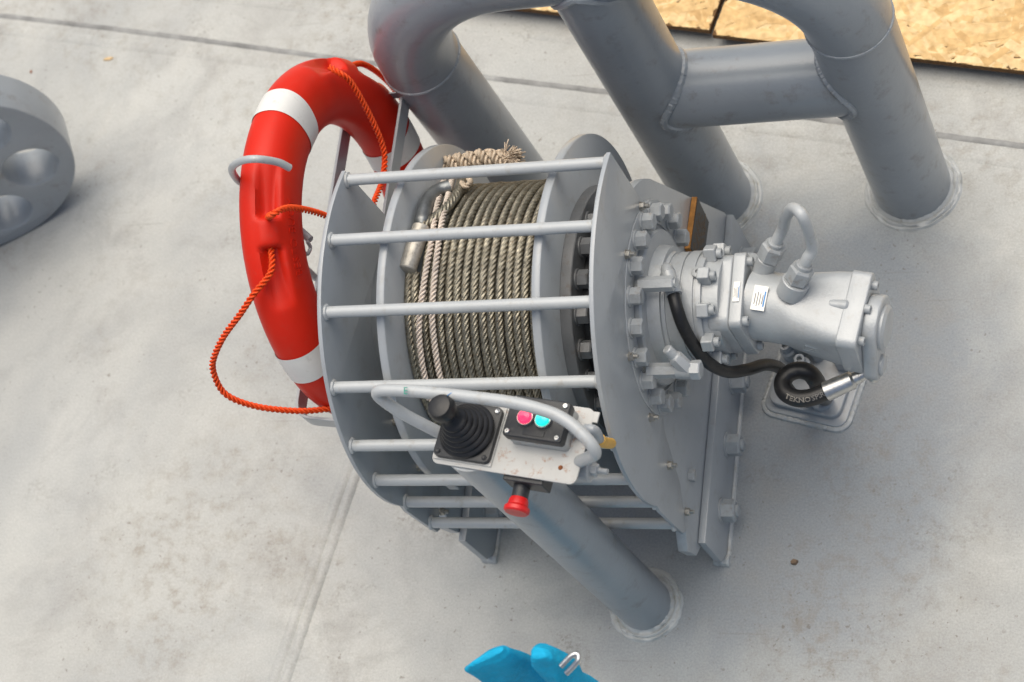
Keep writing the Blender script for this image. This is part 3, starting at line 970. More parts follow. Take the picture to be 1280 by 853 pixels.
# print on the hose
def hose_text(body, size, i0, m, nm):
    pth = resample(hose, 0.001)
    cumlen = i0
    camp = V((0.1, 0.2, 3.6))
    def bend(c):
        i = max(1, min(len(pth) - 2, int(i0 + c.x * 1000)))
        p = pth[i]
        t = (pth[i + 1] - pth[i - 1]).normalized()
        out = (V((0.15, -0.50, 0.85)) - t * t.dot(V((0.15, -0.50, 0.85)))).normalized()
        s_ = out.cross(t)
        a = (c.y - size * 0.35) / 0.0158
        return p + (out * math.cos(a) + s_ * math.sin(a)) * (0.01605 + c.z)
    return text_mesh(body, size, None, None, m, nm, obj_h, bend, 0.0002, 0.0002)
nt_ = len(resample(hose, 0.001))
hose_text('TEKNO', 0.0125, nt_ - 72, M['greyprint2'], 'hose_lettering')
hose_text('SPIR', 0.0125, nt_ - 29, M['greyprint'], 'hose_lettering')
# lower elbow fitting on the gear ring
q = V((gx + 0.092, 1.262, 0.606))
obj('elbow_fitting', MB().hexa(q + V((0.006, 0, 0)), (1, 0, 0), 0.030, 0.018, 0.2).lathe([(-0.02, 0.015), (0.006, 0.016)], q, (1, 0, 0), 20)
    .hexa(q + V((0, 0, 0.004)), V((-0.45, 0.35, 0.8)), 0.024, 0.034, 0.2).lathe([(0.03, 0.012), (0.037, 0.012), (0.04, 0.010), (0.056, 0.0095), (0.058, 0.008)], q, V((-0.45, 0.35, 0.8)), 20), M['cast'], gear, angle=30)

# ------------------------------------------------------------------ wire rope on the drum
RW = 0.0079
RR = 0.234
def drum_pt(a, x, r):
    """angle from +Y towards +Z"""
    return V((x, AY + r * math.cos(a), AZ + r * math.sin(a)))
turns = 14.7
x0, x1 = -1.170 - RW - 0.0006, -1.4116
pth = []
n = int(turns * 330)
for i in range(n + 1):
    t = i / n
    a = math.radians(40) + 2 * PI * turns * t
    x = x0 + (x1 - x0) * t
    pth.append(drum_pt(a, x + 0.0008 * math.sin(a * 3.3), RR + 0.0006 * math.sin(a * 1.7 + 1)))
wire = thing('wire_rope', 'greasy brown steel wire rope wound in tight turns on the winch drum', 'wire rope', (-1.3, AY, AZ - RR))
obj('winding', MB().rope(pth, RW, 6, 0.062, 30, 1), M['wire'], wire, fix=False, angle=70)
# last two turns at the left flange, and the eye with its sleeve and thimble
A2 = lambda d: math.radians(d)
for xe, lo_ in ((-1.4315, 92), (-1.4178, 92)):
    endp = [drum_pt(A2(d), xe + 0.0012 * math.sin(d * 0.05), RR + (0.001 if xe < -1.42 else 0.005)) for d in range(300, lo_, -4)]
    obj('winding', MB().rope(resample(endp, 0.003), RW, 6, 0.062, 30, 1), M['wire'], wire, fix=False, angle=70)
sl_a, sl_b = V((-1.4280, 1.3948, 0.7950)), V((-1.4250, 1.4896, 0.7740))
def on_drum(px, lift):
    p = V(px)
    d = V((0, p.y - AY, p.z - AZ))
    return V((p.x, AY, AZ)) + d.normalized() * (RR + lift)
E1, E2 = V((-1.4302, 1.3847, 0.7971)), V((-1.4174, 1.4719, 0.7928))
def flat_cyl(a, b, r1, r2, m, nm, par):
    d = (b - a).normalized()
    return obj(nm, MB().sweep([a, a + d * 0.002, b - d * 0.002, b], lambda i, l: [((r1 - 0.0015 * (i in (0, 3))) * math.cos(2 * PI * k / 28), (r2 - 0.0015 * (i in (0, 3))) * math.sin(2 * PI * k / 28)) for k in range(28)]), m, par)
flat_cyl(E1, E2, 0.0160, 0.0160, M['alu'], 'pressed_sleeve', wire)
T0 = E2
th = smooth_path([T0, (-1.4207, 1.5029, 0.7851), (-1.4231, 1.5367, 0.7691), (-1.4168, 1.5627, 0.7521), (-1.3987, 1.5744, 0.7430)], 8)
obj('thimble', MB().tube(th, lambda i, l: 0.0135 * min(1, 0.55 + i * 0.16), 20), M['thimble'], wire)
eye = smooth_path([T0, (-1.4024, 1.4899, 0.7834), (-1.3861, 1.5124, 0.7747), (-1.3786, 1.5471, 0.7557), (-1.3908, 1.5948, 0.7152), (-1.4101, 1.6402, 0.6753)], 12)
obj('rope_eye', MB().rope(resample(eye, 0.003), 0.0095, 6, 0.06, 30, -1), M['wire'], wire, fix=False, angle=70)

# lashing cord: two pale strands, plaited knot and frayed end
cord = thing('lashing_cord', 'pale twisted cord lashed over the wire rope with a plaited knot and frayed end', 'cord', on_drum((-1.4000, 1.4586, 0.7634), 0.01))
CORD1 = [(-1.4463, 1.6346, 0.6716), (-1.4108, 1.5498, 0.7545), (-1.3996, 1.4971, 0.7814), (-1.3922, 1.4429, 0.7948), (-1.3937, 1.3955, 0.7965), (-1.3977, 1.3525, 0.7901), (-1.4034, 1.3128, 0.7771), (-1.4076, 1.2758, 0.7577), (-1.4091, 1.2415, 0.7314), (-1.4098, 1.2142, 0.7021), (-1.4131, 1.1915, 0.6681)]
CORD2 = [(-1.4301, 1.6350, 0.6718), (-1.3928, 1.5480, 0.7557), (-1.3838, 1.4959, 0.7819), (-1.3783, 1.4420, 0.7949), (-1.3768, 1.3947, 0.7964), (-1.3778, 1.3517, 0.7899), (-1.3806, 1.3120, 0.7768), (-1.3803, 1.2751, 0.7572), (-1.3803, 1.2409, 0.7308), (-1.3809, 1.2137, 0.7015), (-1.3841, 1.1911, 0.6675)]
for k, C_ in enumerate((CORD1, CORD2)):
    path = resample(smooth_path(C_, 8), 0.002)
    obj('strand', MB().rope(path, 0.0060, 3, 0.026, 18, 1), M['cord'], cord, fix=False, angle=70)
KN = [(-1.4582, 1.6427, 0.6769), (-1.4423, 1.6529, 0.6839), (-1.4176, 1.6566, 0.6864), (-1.3884, 1.6587, 0.6878), (-1.3610, 1.6608, 0.6893), (-1.3407, 1.6585, 0.6877), (-1.3234, 1.6576, 0.6871)]
kp = resample(smooth_path(KN, 8), 0.0015)
def braid(ph, amp):
    out = []
    l = 0
    for i, p in enumerate(kp):
        if i:
            l += (p - kp[i - 1]).length
        t = (kp[min(i + 1, len(kp) - 1)] - kp[max(i - 1, 0)]).normalized()
        r = V((0, p.y - AY, p.z - AZ)).normalized()
        s_ = t.cross(r)
        a = 2 * PI * l / 0.066 + ph
        out.append(p + s_ * (amp * math.sin(a)) + r * (0.009 * math.sin(2 * a)))
    return out
kb = MB()
for k in range(3):
    kb.rope(braid(2 * PI * k / 3, 0.0140), 0.0092, 3, 0.026, 18, 1)
obj('plaited_knot', kb, M['knot'], cord, fix=False, angle=70)
ft = MB()
rnd = random.Random(3)
fe = kp[-1]
fdir = (kp[-1] - kp[-8]).normalized()
for k in range(150):
    d = (fdir + V((rnd.gauss(0, 0.35), rnd.gauss(0, 0.35), rnd.gauss(0.25, 0.35)))).normalized()
    l = rnd.uniform(0.016, 0.034)
    p1 = fe + V((rnd.gauss(0, 0.004), rnd.gauss(0, 0.004), rnd.gauss(0, 0.004)))
    ft.tube(smooth_path([p1, p1 + d * l * 0.5, p1 + d * l + V((rnd.gauss(0, 0.004), rnd.gauss(0, 0.004), rnd.gauss(0, 0.004)))], 3), 0.0013, 4)
fo_ = obj('frayed_end', ft, M['knot'], cord, fix=False)
tk = resample(smooth_path([(-1.4168, 1.6381, 0.6738), (-1.3994, 1.6278, 0.6816), (-1.3668, 1.5920, 0.7268), (-1.3652, 1.5733, 0.7439), (-1.3817, 1.5874, 0.7313)], 6), 0.0015)
obj('knot_tail', MB().rope(tk, 0.0055, 3, 0.02, 18, 1), M['knot'], cord, fix=False, angle=70)

# ------------------------------------------------------------------ life ring
LC = V((-1.6514, 1.5454, 0.6136))
yw, pt_ = 0.0488, 0.082
ln = V((math.cos(pt_) * math.cos(yw), math.cos(pt_) * math.sin(yw), math.sin(pt_)))
le1 = V((0, 0, 1)).cross(ln).normalized()
le2 = ln.cross(le1)
LRm, LA, LB = 0.2841, 0.0625, 0.0490
BANDS = [1.2, -0.371, 2.771, -1.942]
LUGS = [1.985, 0.414, -1.157, -2.727]
def adiff(a, b):
    return (a - b + PI) % (2 * PI) - PI
def ring_pt(u, v, extra=0.0, relief=True):
    e = 2.25
    c_, s_ = math.cos(v), math.sin(v)
    x = math.copysign(abs(c_) ** (2 / e), c_) * (LA + extra)
    y = math.copysign(abs(s_) ** (2 / e), s_) * (LB + extra)
    k = 1.0
    if relief:
        dv = adiff(v, 0.55)
        for lu in LUGS:
            du = abs(adiff(u, lu))
            if du < 0.42:
                g = math.exp(-(dv / 0.40) ** 8)
                if du < 0.075:
                    k += 0.04 * g * min(1, (0.075 - du) / 0.02)
                else:
                    k -= 0.34 * g * min(1, (du - 0.075) / 0.012) * max(0, 1 - ((du - 0.087) / 0.33) ** 2)
    U = le1 * math.cos(u) + le2 * math.sin(u)
    return LC + U * (LRm + x * k) + ln * (y * k)
life = thing('life_ring', 'orange red life ring with white bands and orange grab rope standing beside the winch', 'life ring', (LC.x, LC.y, LC.z - 0.345))
nu, nv = 360, 64
vs = [ring_pt(2 * PI * i / nu, 2 * PI * j / nv) for i in range(nu) for j in range(nv)]
fs = [(i * nv + j, i * nv + (j + 1) % nv, (i + 1) % nu * nv + (j + 1) % nv, (i + 1) % nu * nv + j) for i in range(nu) for j in range(nv)]
obj('ring_body', MB().add(vs, fs), M['ring'], life, angle=60)
for ba in BANDS:
    vs, fs = [], []
    m = 8
    for i in range(m + 1):
        u = ba - 0.088 + 0.176 * i / m
        for j in range(nv):
            vs.append(ring_pt(u, 2 * PI * j / nv, 0.0013, False))
    for i in range(m):
        for j in range(nv):
            fs.append((i * nv + j, i * nv + (j + 1) % nv, (i + 1) * nv + (j + 1) % nv, (i + 1) * nv + j))
    obj('reflective_band', MB().add(vs, fs), M['bandgrid'] if 'bandgrid' in M else M['band'], life, angle=60)
# embossed lettering near the front lug
def emboss(body, size, u0, v0, nm):
    def bend(c):
        return ring_pt(u0 - c.x / (LRm - 0.02), v0 - c.y / 0.055, 0.0002 + c.z, False)
    return text_mesh(body, size, None, None, M['ring'], nm, life, bend, 0.0007, -0.0006)
emboss('BESTO BUOY', 0.021, 2.26, 1.55, 'embossed_lettering')
GR1 = [(-1.6250, 1.7823, 0.8503), (-1.6040, 1.7698, 0.8451), (-1.5920, 1.7636, 0.8160), (-1.5830, 1.7325, 0.7349), (-1.5780, 1.6952, 0.6773), (-1.5760, 1.6396, 0.6695), (-1.5730, 1.5821, 0.6924), (-1.5690, 1.5051, 0.7204)]
GR2 = [ring_pt(1.965, 0.55, -0.016, False), ring_pt(1.91, 0.56, -0.010, False), (-1.6060, 1.4117, 0.9828), (-1.5940, 1.4360, 0.9574), (-1.5850, 1.4574, 0.9048), (-1.5750, 1.4719, 0.8496), (-1.5660, 1.4769, 0.8034)]
GR3 = [ring_pt(2.005, 0.55, -0.016, False), ring_pt(2.08, 0.55, -0.013, False), ring_pt(2.19, 0.40, 0.004, False), (-1.6700, 1.3052, 0.8928), (-1.7000, 1.2757, 0.8762), (-1.7400, 1.2470, 0.8507), (-1.7700, 1.2218, 0.8220), (-1.7850, 1.2072, 0.7952), (-1.7850, 1.1858, 0.7604), (-1.7700, 1.1742, 0.7383), (-1.7450, 1.1720, 0.7073), (-1.7100, 1.1740, 0.6806), (-1.6700, 1.1824, 0.6492), (-1.6300, 1.1980, 0.6194)]
def grab(pts):
    return resample(smooth_path(pts, 10), 0.003)
GR4 = [(-1.6550, 1.8670, 0.7179), (-1.6600, 1.8975, 0.6735), (-1.6650, 1.9210, 0.6100), (-1.6700, 1.9364, 0.5376), (-1.6750, 1.9419, 0.4675)]
for pts in (GR1, GR2, GR3, GR4):
    obj('grab_rope', MB().rope(grab(pts), 0.0064, 3, 0.027, 18, 1), M['grab'], life, fix=False, angle=70)

# bracket: flat bar cradle and round hook
br = thing('life_ring_bracket', 'grey flat bar cradle with round retaining hook holding the life ring', 'bracket', (-1.70, 1.18, 0.0))
def flatbar(path, h, t, nm):
    return obj(nm, MB().sweep(path, lambda i, l: [(-h / 2, -t / 2), (h / 2, -t / 2), (h / 2, t / 2), (-h / 2, t / 2)], up=(0, 0, 1)), M['paint'], br, 0.0012, 35)
flatbar(fillet([(-1.712, 1.866, 0.60), (-1.706, 1.185, 0.60), (-1.5502, 1.170, 0.60)], 0.035), 0.036, 0.006, 'flat_bar')
flatbar([V((-1.592, 1.866, 0.60)), V((-1.588, 1.20, 0.60)), V((-1.588, 1.175, 0.60))], 0.036, 0.006, 'flat_bar')
flatbar([V((-1.71, 1.866, 0.60)), V((-1.58, 1.866, 0.60))], 0.02, 0.004, 'flat_bar')
flatbar([V((-1.706, 1.35, 0.263)), V((-1.588, 1.35, 0.263))], 0.030, 0.006, 'flat_bar')
for x in (-1.7062, -1.588):
    obj('strut', MB().box((x, 1.35, 0.42), (0.006, 0.04, 0.33)), M['paint'], br, 0.001)
obj('hook', MB().tube(smooth_path([(-1.5880, 1.4983, 0.9857), (-1.5980, 1.4964, 1.0111), (-1.6200, 1.4859, 1.0454), (-1.6600, 1.4921, 1.0306), (-1.7000, 1.5029, 0.9893), (-1.7250, 1.5155, 0.9294), (-1.7350, 1.5241, 0.8645), (-1.725, 1.48, 0.75), (-1.716, 1.47, 0.61)], 10), 0.0068, 16), M['rod'], br)
obj('pin', MB().cyl((-1.6650, 1.4810, 0.8068), (-1.6300, 1.4525, 0.8017), 0.0075, 16, 0.001).tube(smooth_path([(-1.6300, 1.4444, 0.8119), (-1.6300, 1.4389, 0.7968), (-1.6320, 1.4245, 0.8006), (-1.6340, 1.4250, 0.8131)], 6), 0.0035, 8), M['paint'], br)

# ------------------------------------------------------------------ control stand
PZ0 = 0.94
stand = thing('control_stand', 'grey pipe post carrying a winch control panel with joystick and buttons', 'control stand', (-1.2, 1.0147, 0))
obj('post', MB().lathe([(0, 0.0546), (PZ0 - 0.0045, 0.0546)], (-1.2, 1.0147, 0), (0, 0, 1), 56), M['pipe'], stand)
weld_collar(stand, -1.2, 1.0147, 0.0546, 77)
pa0 = V((-1.2650, 0.9747, 0.9400))
yawp = math.radians(-9)
pe, pf = V((math.cos(yawp), math.sin(yawp), 0)), V((-math.sin(yawp), math.cos(yawp), 0))
def pp(x, y, z=0.0):
    return V((pa0.x, pa0.y, PZ0 + z)) + pe * x + pf * y
PRm = Matrix((pe, pf, V((0, 0, 1)))).transposed()
def rrect(x0, y0, x1, y1, r, n=5):
    return [(x0 + r - r * math.cos(math.radians(90 * k / n)), y0 + r - r * math.sin(math.radians(90 * k / n))) for k in range(n + 1)] + \
           [(x1 - r + r * math.sin(math.radians(90 * k / n)), y0 + r - r * math.cos(math.radians(90 * k / n))) for k in range(n + 1)] + \
           [(x1 - r + r * math.cos(math.radians(90 * k / n)), y1 - r + r * math.sin(math.radians(90 * k / n))) for k in range(n + 1)] + \
           [(x0 + r - r * math.sin(math.radians(90 * k / n)), y1 - r + r * math.cos(math.radians(90 * k / n))) for k in range(n + 1)]
panel = plate_mesh('panel_plate', rrect(0, 0, 0.250, 0.126, 0.012), [], 0.004, 0.001, (PRm, V((pa0.x, pa0.y, PZ0 - 0.002))), M['plate'], stand)
obj('rivet', MB().lathe([(0, 0.004), (0.002, 0.003), (0.0025, 0)], pp(0.219, 0.024, 0), (0, 0, 1), 12), M['rust'], panel)
obj('tab', MB().box(pp(0.252, 0.113, -0.0025), (0.012, 0.018, 0.004), PRm), M['plate'], panel, 0.001)
# joystick
joy = plate_mesh('joystick_base', rrect(-0.049, -0.047, 0.049, 0.047, 0.010), [], 0.012, 0.0015, (PRm, pp(0.054, 0.056, 0.0063)), M['boxblack'], stand)
obj('base_gasket', MB().box(pp(0.054, 0.056, 0.0015), (0.102, 0.098, 0.003), PRm), M['plate'], joy)
for sx in (-1, 1):
    for sy in (-1, 1):
        obj('screw', MB().lathe([(0, 0.0042), (0.0018, 0.0042), (0.0022, 0.0035), (0.0012, 0.0018), (0.0012, 0)], pp(0.054 + sx * 0.041, 0.056 + sy * 0.039, 0.0122), (0, 0, 1), 14), M['steel'] if sx == 1 and sy == 1 else M['boxblack'], joy)
pr = [(0.0, 0.0462)]
for k in range(6):
    r = 0.0462 - k * 0.0050
    z = 0.001 + k * 0.0088
    pr += [(z, r), (z + 0.003, r + 0.0006), (z + 0.0058, r - 0.0008), (z + 0.0070, r - 0.0042), (z + 0.0086, r - 0.0056)]
pr += [(0.058, 0.010), (0.064, 0.0085), (0.066, 0.0)]
bx = pp(0.054, 0.056, 0.0118)
jd = V((-0.06, 0.02, 1)).normalized()
obj('rubber_boot', MB().lathe(pr, bx, jd, 48), M['black'], joy, angle=70)
obj('lever', MB().lathe([(0.055, 0.0058), (0.082, 0.0058)], bx, jd, 16), M['black'], joy)
obj('knob', MB().lathe([(0.073, 0.0), (0.073, 0.011), (0.076, 0.017), (0.082, 0.0205), (0.092, 0.0218), (0.100, 0.0212), (0.105, 0.018), (0.107, 0.012), (0.1075, 0)], bx, jd, 36), M['black'], joy)
# push button box
bc = (0.177, 0.083)
box_ = plate_mesh('button_box', rrect(-0.049, -0.033, 0.049, 0.033, 0.007), [], 0.022, 0.001, (PRm, pp(bc[0], bc[1], 0.0113)), M['plate'], stand)
lid = plate_mesh('box_lid', rrect(-0.050, -0.034, 0.050, 0.034, 0.006), [], 0.020, 0.0025, (PRm, pp(bc[0], bc[1], 0.0323)), M['boxblack'], box_, 2)
for sx in (-1, 1):
    for sy in (-1, 1):
        obj('screw', MB().lathe([(0, 0.0042), (0.0022, 0.0042), (0.003, 0.0034), (0.003, 0.0016), (0.001, 0.0014), (0.001, 0)], pp(bc[0] + sx * 0.042, bc[1] + sy * 0.0265, 0.0420), (0, 0, 1), 16), M['steel'], box_)
plate_mesh('label_holder', rrect(-0.018, -0.005, 0.018, 0.005, 0.001), [], 0.0012, 0.0003, (PRm, pp(bc[0] + 0.002, bc[1] - 0.0235, 0.0429)), M['boxblack'], box_)
for dx, m_, nm in ((-0.0165, 'redlamp', 'red_button'), (0.0135, 'greenlamp', 'green_button')):
    p = pp(bc[0] + dx, bc[1] - 0.002, 0.0422)
    obj(nm, MB().lathe([(0.001, 0.0115), (0.009, 0.0115), (0.0115, 0.0090), (0.0125, 0)], p, (0, 0, 1), 28), M[m_], box_)
    obj('button_bezel', MB().lathe([(0, 0.0140), (0.005, 0.0140), (0.0070, 0.0130), (0.0070, 0.0117), (0.001, 0.0117)], p, (0, 0, 1), 32), M['steel'], box_)
# cable gland, cable and yellow tape on the right of the box
g0 = pp(bc[0] + 0.050, bc[1] + 0.002, 0.020)
obj('cable_gland', MB().hexa(g0, pe, 0.020, 0.012, 0.2).lathe([(0.012, 0.0085), (0.026, 0.008)], g0, pe, 18), M['plate'], box_)
cp = smooth_path([g0 + pe * 0.02, g0 + pe * 0.040, V((-1.0049, 1.0289, 0.8800)), V((-1.0580, 1.1010, 0.6775)), V((-1.0750, 1.1286, 0.5841))], 8)
obj('cable', MB().tube(cp, 0.0075, 14), M['paint'], stand)
k0 = 9
obj('yellow_tape', MB().tube(cp[14:23], 0.0092, 14), M['yellow'], stand)
# hand guard
hg = fillet([pp(0.010, 0.050, -0.016), (-1.3060, 1.0400, 0.9900), (-1.3383, 1.0579, 1.0420), (-1.2789, 1.0565, 1.0420), (-1.2033, 1.0482, 1.0420), (-1.0822, 1.0312, 1.0420), (-1.0048, 1.0066, 1.0420), (-0.9538, 0.9583, 1.0200), pp(0.245, 0.040, -0.005)], 0.045, 8)
guard = obj('hand_guard', MB().tube(hg, 0.0098, 20), M['rod'], stand)
# bracket clamp with threaded stud at the right
cl = V((-1.0176, 0.9767, 0.9000))
obj('clamp', MB().lathe([(0, 0.020), (0.028, 0.020), (0.030, 0.017)], cl - pe * 0.02, pe, 24).hexa(cl + pe * 0.010, pe, 0.018, 0.010, 0.3).lathe([(0.02, 0.0048), (0.036, 0.0048)], cl, pe, 12), M['bolt'], stand, angle=30)
# emergency stop under the front lip
es = pp(0.150, -0.002, -0.032)
ed = V((-0.10, -1, 0.02)).normalized()
est = obj('emergency_stop', MB().box(pp(0.160, 0.018, -0.026), (0.068, 0.05, 0.040), PRm), M['boxblack'], stand, 0.002)
obj('stop_collar', MB().lathe([(0, 0.0135), (0.026, 0.0135), (0.030, 0.012)], es, ed, 28), M['boxblack'], est)
obj('red_cap', MB().lathe([(0.022, 0.0125), (0.028, 0.0155), (0.036, 0.0165), (0.040, 0.0205), (0.046, 0.0205), (0.0485, 0.018), (0.049, 0)], es, ed, 32), M['red'], est)
# green letter and blue stroke on the hand guard
text_mesh('E', 0.016, Matrix((V((1, 0, 0)), V((0, 0.93, 0.36)), V((0, -0.36, 0.93)))).transposed(), V((-1.2735, 1.0451, 1.0535)), M['greenink'], 'marker_letter', stand, None, 0.0002)

obj('marker_stroke', MB().tube([(-1.1925, 1.0468, 1.0515), (-1.1984, 1.0428, 1.0520), (-1.2047, 1.0391, 1.0515)], 0.0006, 6), M['blueink'], stand)

# ------------------------------------------------------------------ hydraulic fitting on the deck
dfit = thing('deck_fitting', 'grey rounded deck plate with pipe stubs and hex nut under the hydraulic motor', 'deck fitting', (-0.89, 1.49, 0))
dc, dyaw = V((-0.885, 1.482, 0)), math.radians(-15)
de, df_ = V((math.cos(dyaw), math.sin(dyaw), 0)), V((-math.sin(dyaw), math.cos(dyaw), 0))
DR = Matrix((de, df_, V((0, 0, 1)))).transposed()
def dp(x, y, z=0.0):
    return dc + de * x + df_ * y + V((0, 0, z))
plate_mesh('base_plate', rrect(-0.088, -0.085, 0.088, 0.085, 0.025), [], 0.012, 0.003, (DR, dp(0, 0, 0.0055)), M['paint'], dfit, 2)
plate_mesh('upper_plate', rrect(-0.078, -0.072, 0.074, 0.078, 0.022), [], 0.016, 0.003, (DR, dp(0, 0, 0.0185)), M['paint'], dfit, 2)
rp = [dp(x, y, 0.001) for x, y in rrect(-0.090, -0.087, 0.090, 0.087, 0.026)]
obj('weld_bead', MB().bead(resample(rp + [rp[0]], 0.004), 0.007, False, 44, 0.3, 0.012), M['weld'], dfit)
for x, y, r, h in ((-0.062, 0.035, 0.0105, 0.055), (-0.022, 0.012, 0.0105, 0.06), (-0.008, 0.048, 0.0105, 0.065)):
    obj('pipe_stub', MB().lathe([(0, r * 1.5), (h * 0.55, r * 1.5), (h * 0.6, r), (h, r), (h, r * 0.55), (h - 0.012, r * 0.5), (h - 0.012, 0)], dp(x, y, 0.026), (0, 0, 1), 24), M['paint'], dfit, angle=30)
q = dp(-0.045, 0.058, 0.026)
obj('riser_pipe', MB().tube(smooth_path([q, q + V((0, 0, 0.09)), q + V((-0.01, 0.01, 0.20)), q + V((-0.02, 0.02, 0.36))], 8), 0.021, 24), M['paint'], dfit)
obj('hose_cuff', MB().tube([q + V((-0.004, 0.004, 0.14)), q + V((-0.01, 0.01, 0.20)), q + V((-0.015, 0.015, 0.27))], 0.0235, 24), M['black'], dfit)
q = dp(0.052, 0.050, 0.026)
obj('hex_nut', MB().hexa(q, (0, 0, 1), 0.046, 0.038, 0.2).lathe([(0.0379, 0.018), (0.046, 0.018)], q, (0, 0, 1), 24), M['paint'], dfit, angle=30)
obj('riser_pipe', MB().tube(smooth_path([q + V((0, 0, 0.04)), q + V((0, 0, 0.12)), q + V((-0.005, 0.0, 0.25)), q + V((-0.01, -0.01, 0.36))], 8), 0.0135, 20), M['paint'], dfit)
obj('boss', MB().lathe([(0, 0.024), (0.012, 0.024), (0.014, 0.021), (0.014, 0)], dp(0.030, -0.042, 0.026), (0, 0, 1), 28), M['paint'], dfit)

# ------------------------------------------------------------------ big spoked wheel at the left
WC = V((-2.904, 1.923, 0.281))
wa = math.radians(26)
wnrm = V((math.sin(wa), -math.cos(wa), 0))
we = V((0, 0, 1)).cross(wnrm).normalized()
WR = Matrix((we, V((0, 0, 1)), wnrm)).transposed()
wheel = thing('spoked_wheel', 'big grey painted wheel with round lightening holes standing on the deck at the left edge', 'wheel', (WC.x, WC.y, 0))
hl = [[(0.174 * math.cos(math.radians(a)) + 0.066 * math.cos(t * PI / 18), 0.174 * math.sin(math.radians(a)) + 0.066 * math.sin(t * PI / 18)) for t in range(36)] for a in (-24, 36, 96, 156, 216, 276)]
plate_mesh('wheel_disc', [(0.279 * math.cos(2 * PI * k / 140), 0.279 * math.sin(2 * PI * k / 140)) for k in range(140)], hl, 0.105, 0.005, (WR, WC - wnrm * 0.0525), M['pipe'], wheel, 2)
obj('hub', MB().lathe([(-0.10, 0.09), (0.012, 0.09), (0.016, 0.086), (0.016, 0.045), (-0.02, 0.045)], WC, wnrm, 48), M['pipe'], wheel, angle=40)
obj('axle', MB().lathe([(-0.30, 0.044), (0.03, 0.044), (0.034, 0.040)], WC, wnrm, 36), M['steel'], wheel, angle=40)

# ------------------------------------------------------------------ blue fabric bag at the bottom
bagc = V((-1.0802, 0.6480, 0.9000))
bag = thing('fabric_bag', 'bright blue fabric bag with two upright folded corners and a small metal snap hook', 'bag', (bagc.x, bagc.y, 0))
def lobe(rows, seed, nm):
    """rows: (centre, half width, half depth, turn)"""
    b = MB()
    n = 40
    rs = []
    for k in range(len(rows) - 1):
        for t in range(8):
            f = t / 8
            f2 = f
            a, c = rows[k], rows[k + 1]
            rs.append((V(a[0]).lerp(V(c[0]), f2), a[1] + (c[1] - a[1]) * f2, a[2] + (c[2] - a[2]) * f2, a[3] + (c[3] - a[3]) * f2))
    rs.append(rows[-1])
    vs, fs = [], []
    for i, (c, w, d, tn) in enumerate(rs):
        for k in range(n):
            a = 2 * PI * k / n
            x = math.copysign(abs(math.cos(a)) ** 0.7, math.cos(a)) * w
            y = math.copysign(abs(math.sin(a)) ** 0.7, math.sin(a)) * d
            ca, sa = math.cos(tn), math.sin(tn)
            p = V(c) + V((x * ca - y * sa, x * sa + y * ca, 0))
            q = noise.noise_vector(V((p.x * 22, p.y * 22, p.z * 10)) + V((seed, 0, 0))) * 0.022 + noise.noise_vector(V((p.x * 45, p.y * 45, p.z * 9)) + V((seed, 3, 0))) * 0.006
            g = min(w, d) / 0.03
            vs.append(p + q * min(1.0, g))
    for i in range(len(rs) - 1):
        for k in range(n):
            fs.append((i * n + k, i * n + (k + 1) % n, (i + 1) * n + (k + 1) % n, (i + 1) * n + k))
    fs += [tuple(range(n - 1, -1, -1)), tuple((len(rs) - 1) * n + k for k in range(n))]
    return obj(nm, b.add(vs, fs), M['blue'], bag, angle=70)
l1, l2 = V((-1.1204, 0.6590, 0.9700)), V((-1.0358, 0.6617, 0.9600))
z = lambda p, h, o=(0, 0): (p.x + o[0], p.y + o[1], h)
mid = (l1 + l2) / 2
lobe([(z(mid, 0.0), 0.10, 0.08, 0.2), (z(mid, 0.05), 0.12, 0.10, 0.2), (z(mid, 0.32, (0, -0.01)), 0.11, 0.085, 0.2), (z(mid, 0.48, (0, -0.01)), 0.10, 0.07, 0.2), (z(mid, 0.62, (0.0, -0.012)), 0.06, 0.035, 0.25), (z(mid, 0.70, (-0.005, -0.012)), 0.045, 0.02, 0.25)], 1, 'bag_body')
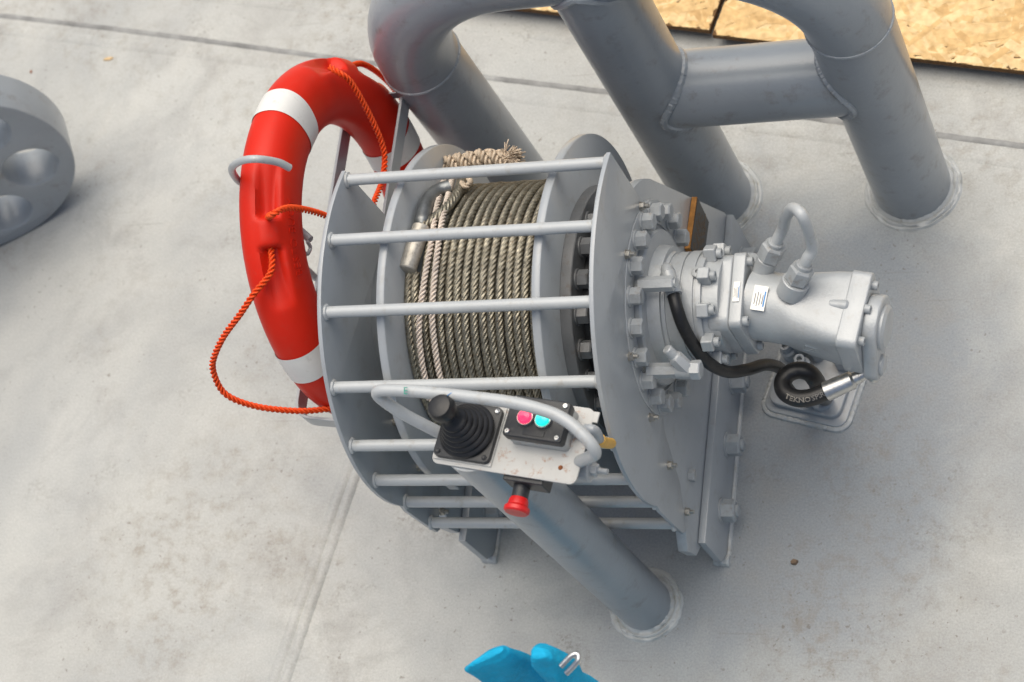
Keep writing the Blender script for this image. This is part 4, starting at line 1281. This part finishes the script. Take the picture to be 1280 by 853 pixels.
lobe([(z(l1, 0.60, (0.012, -0.01)), 0.048, 0.026, 0.5), (z(l1, 0.85, (0.004, -0.002)), 0.042, 0.017, 0.5), (z(l1, 0.955), 0.038, 0.011, 0.5), (z(l1, 0.968, (0.003, 0.0)), 0.030, 0.005, 0.5)], 5, 'bag_corner')
lobe([(z(l2, 0.60, (0.0, -0.01)), 0.030, 0.026, 0.1), (z(l2, 0.88, (0.002, -0.002)), 0.028, 0.022, 0.1), (z(l2, 0.935), 0.026, 0.019, 0.1), (z(l2, 0.957), 0.019, 0.012, 0.1), (z(l2, 0.964), 0.012, 0.005, 0.1)], 9, 'bag_corner')
hk = [V((-1.0044, 0.6521, 0.9500)), V((-0.9882, 0.6668, 0.9550)), V((-0.9786, 0.6695, 0.9550)), V((-0.9764, 0.6612, 0.9550)), V((-0.9857, 0.6515, 0.9500)), V((-0.9964, 0.6429, 0.9450))]
obj('snap_hook', MB().tube(smooth_path(hk, 8), 0.0042, 12), M['steel'], bag)

# ------------------------------------------------------------------ small litter on the deck
def chip(name, label, cat, p, l, w, h, a, m, seed):
    r = random.Random(seed)
    b = MB()
    n = 9
    lo = [(math.cos(2 * PI * k / n) * l / 2 * r.uniform(0.75, 1.1), math.sin(2 * PI * k / n) * w / 2 * r.uniform(0.75, 1.1)) for k in range(n)]
    R = Matrix.Rotation(a, 3, 'Z')
    vs = [R @ V((x, y, 0)) + V((p[0], p[1], -0.0005)) for x, y in lo] + [R @ V((x * 0.8, y * 0.8, h * r.uniform(0.7, 1.1))) + V((p[0], p[1], 0)) for x, y in lo]
    fs = [tuple(range(n, 2 * n)), tuple(range(n - 1, -1, -1))] + [(k, (k + 1) % n, n + (k + 1) % n, n + k) for k in range(n)]
    tag(obj(name, b.add(vs, fs), m), label, cat)
chip('wood_chip', 'pale wood chip on the deck near the top left seam', 'wood chip', (-2.7702, 2.4177, 0.0000), 0.034, 0.011, 0.004, 0.1, M['wood'], 1)
chip('pebble', 'small brown pebble on the bare deck right of the winch', 'pebble', (-0.9064, 1.1062, 0.0000), 0.016, 0.013, 0.009, 0.4, M['stone'], 2)
chip('rust_flake', 'tiny rusty flake on the deck above the grey wheel', 'rust flake', (-3.0017, 2.4018, 0.0000), 0.007, 0.014, 0.002, 0.3, M['rust'], 3)
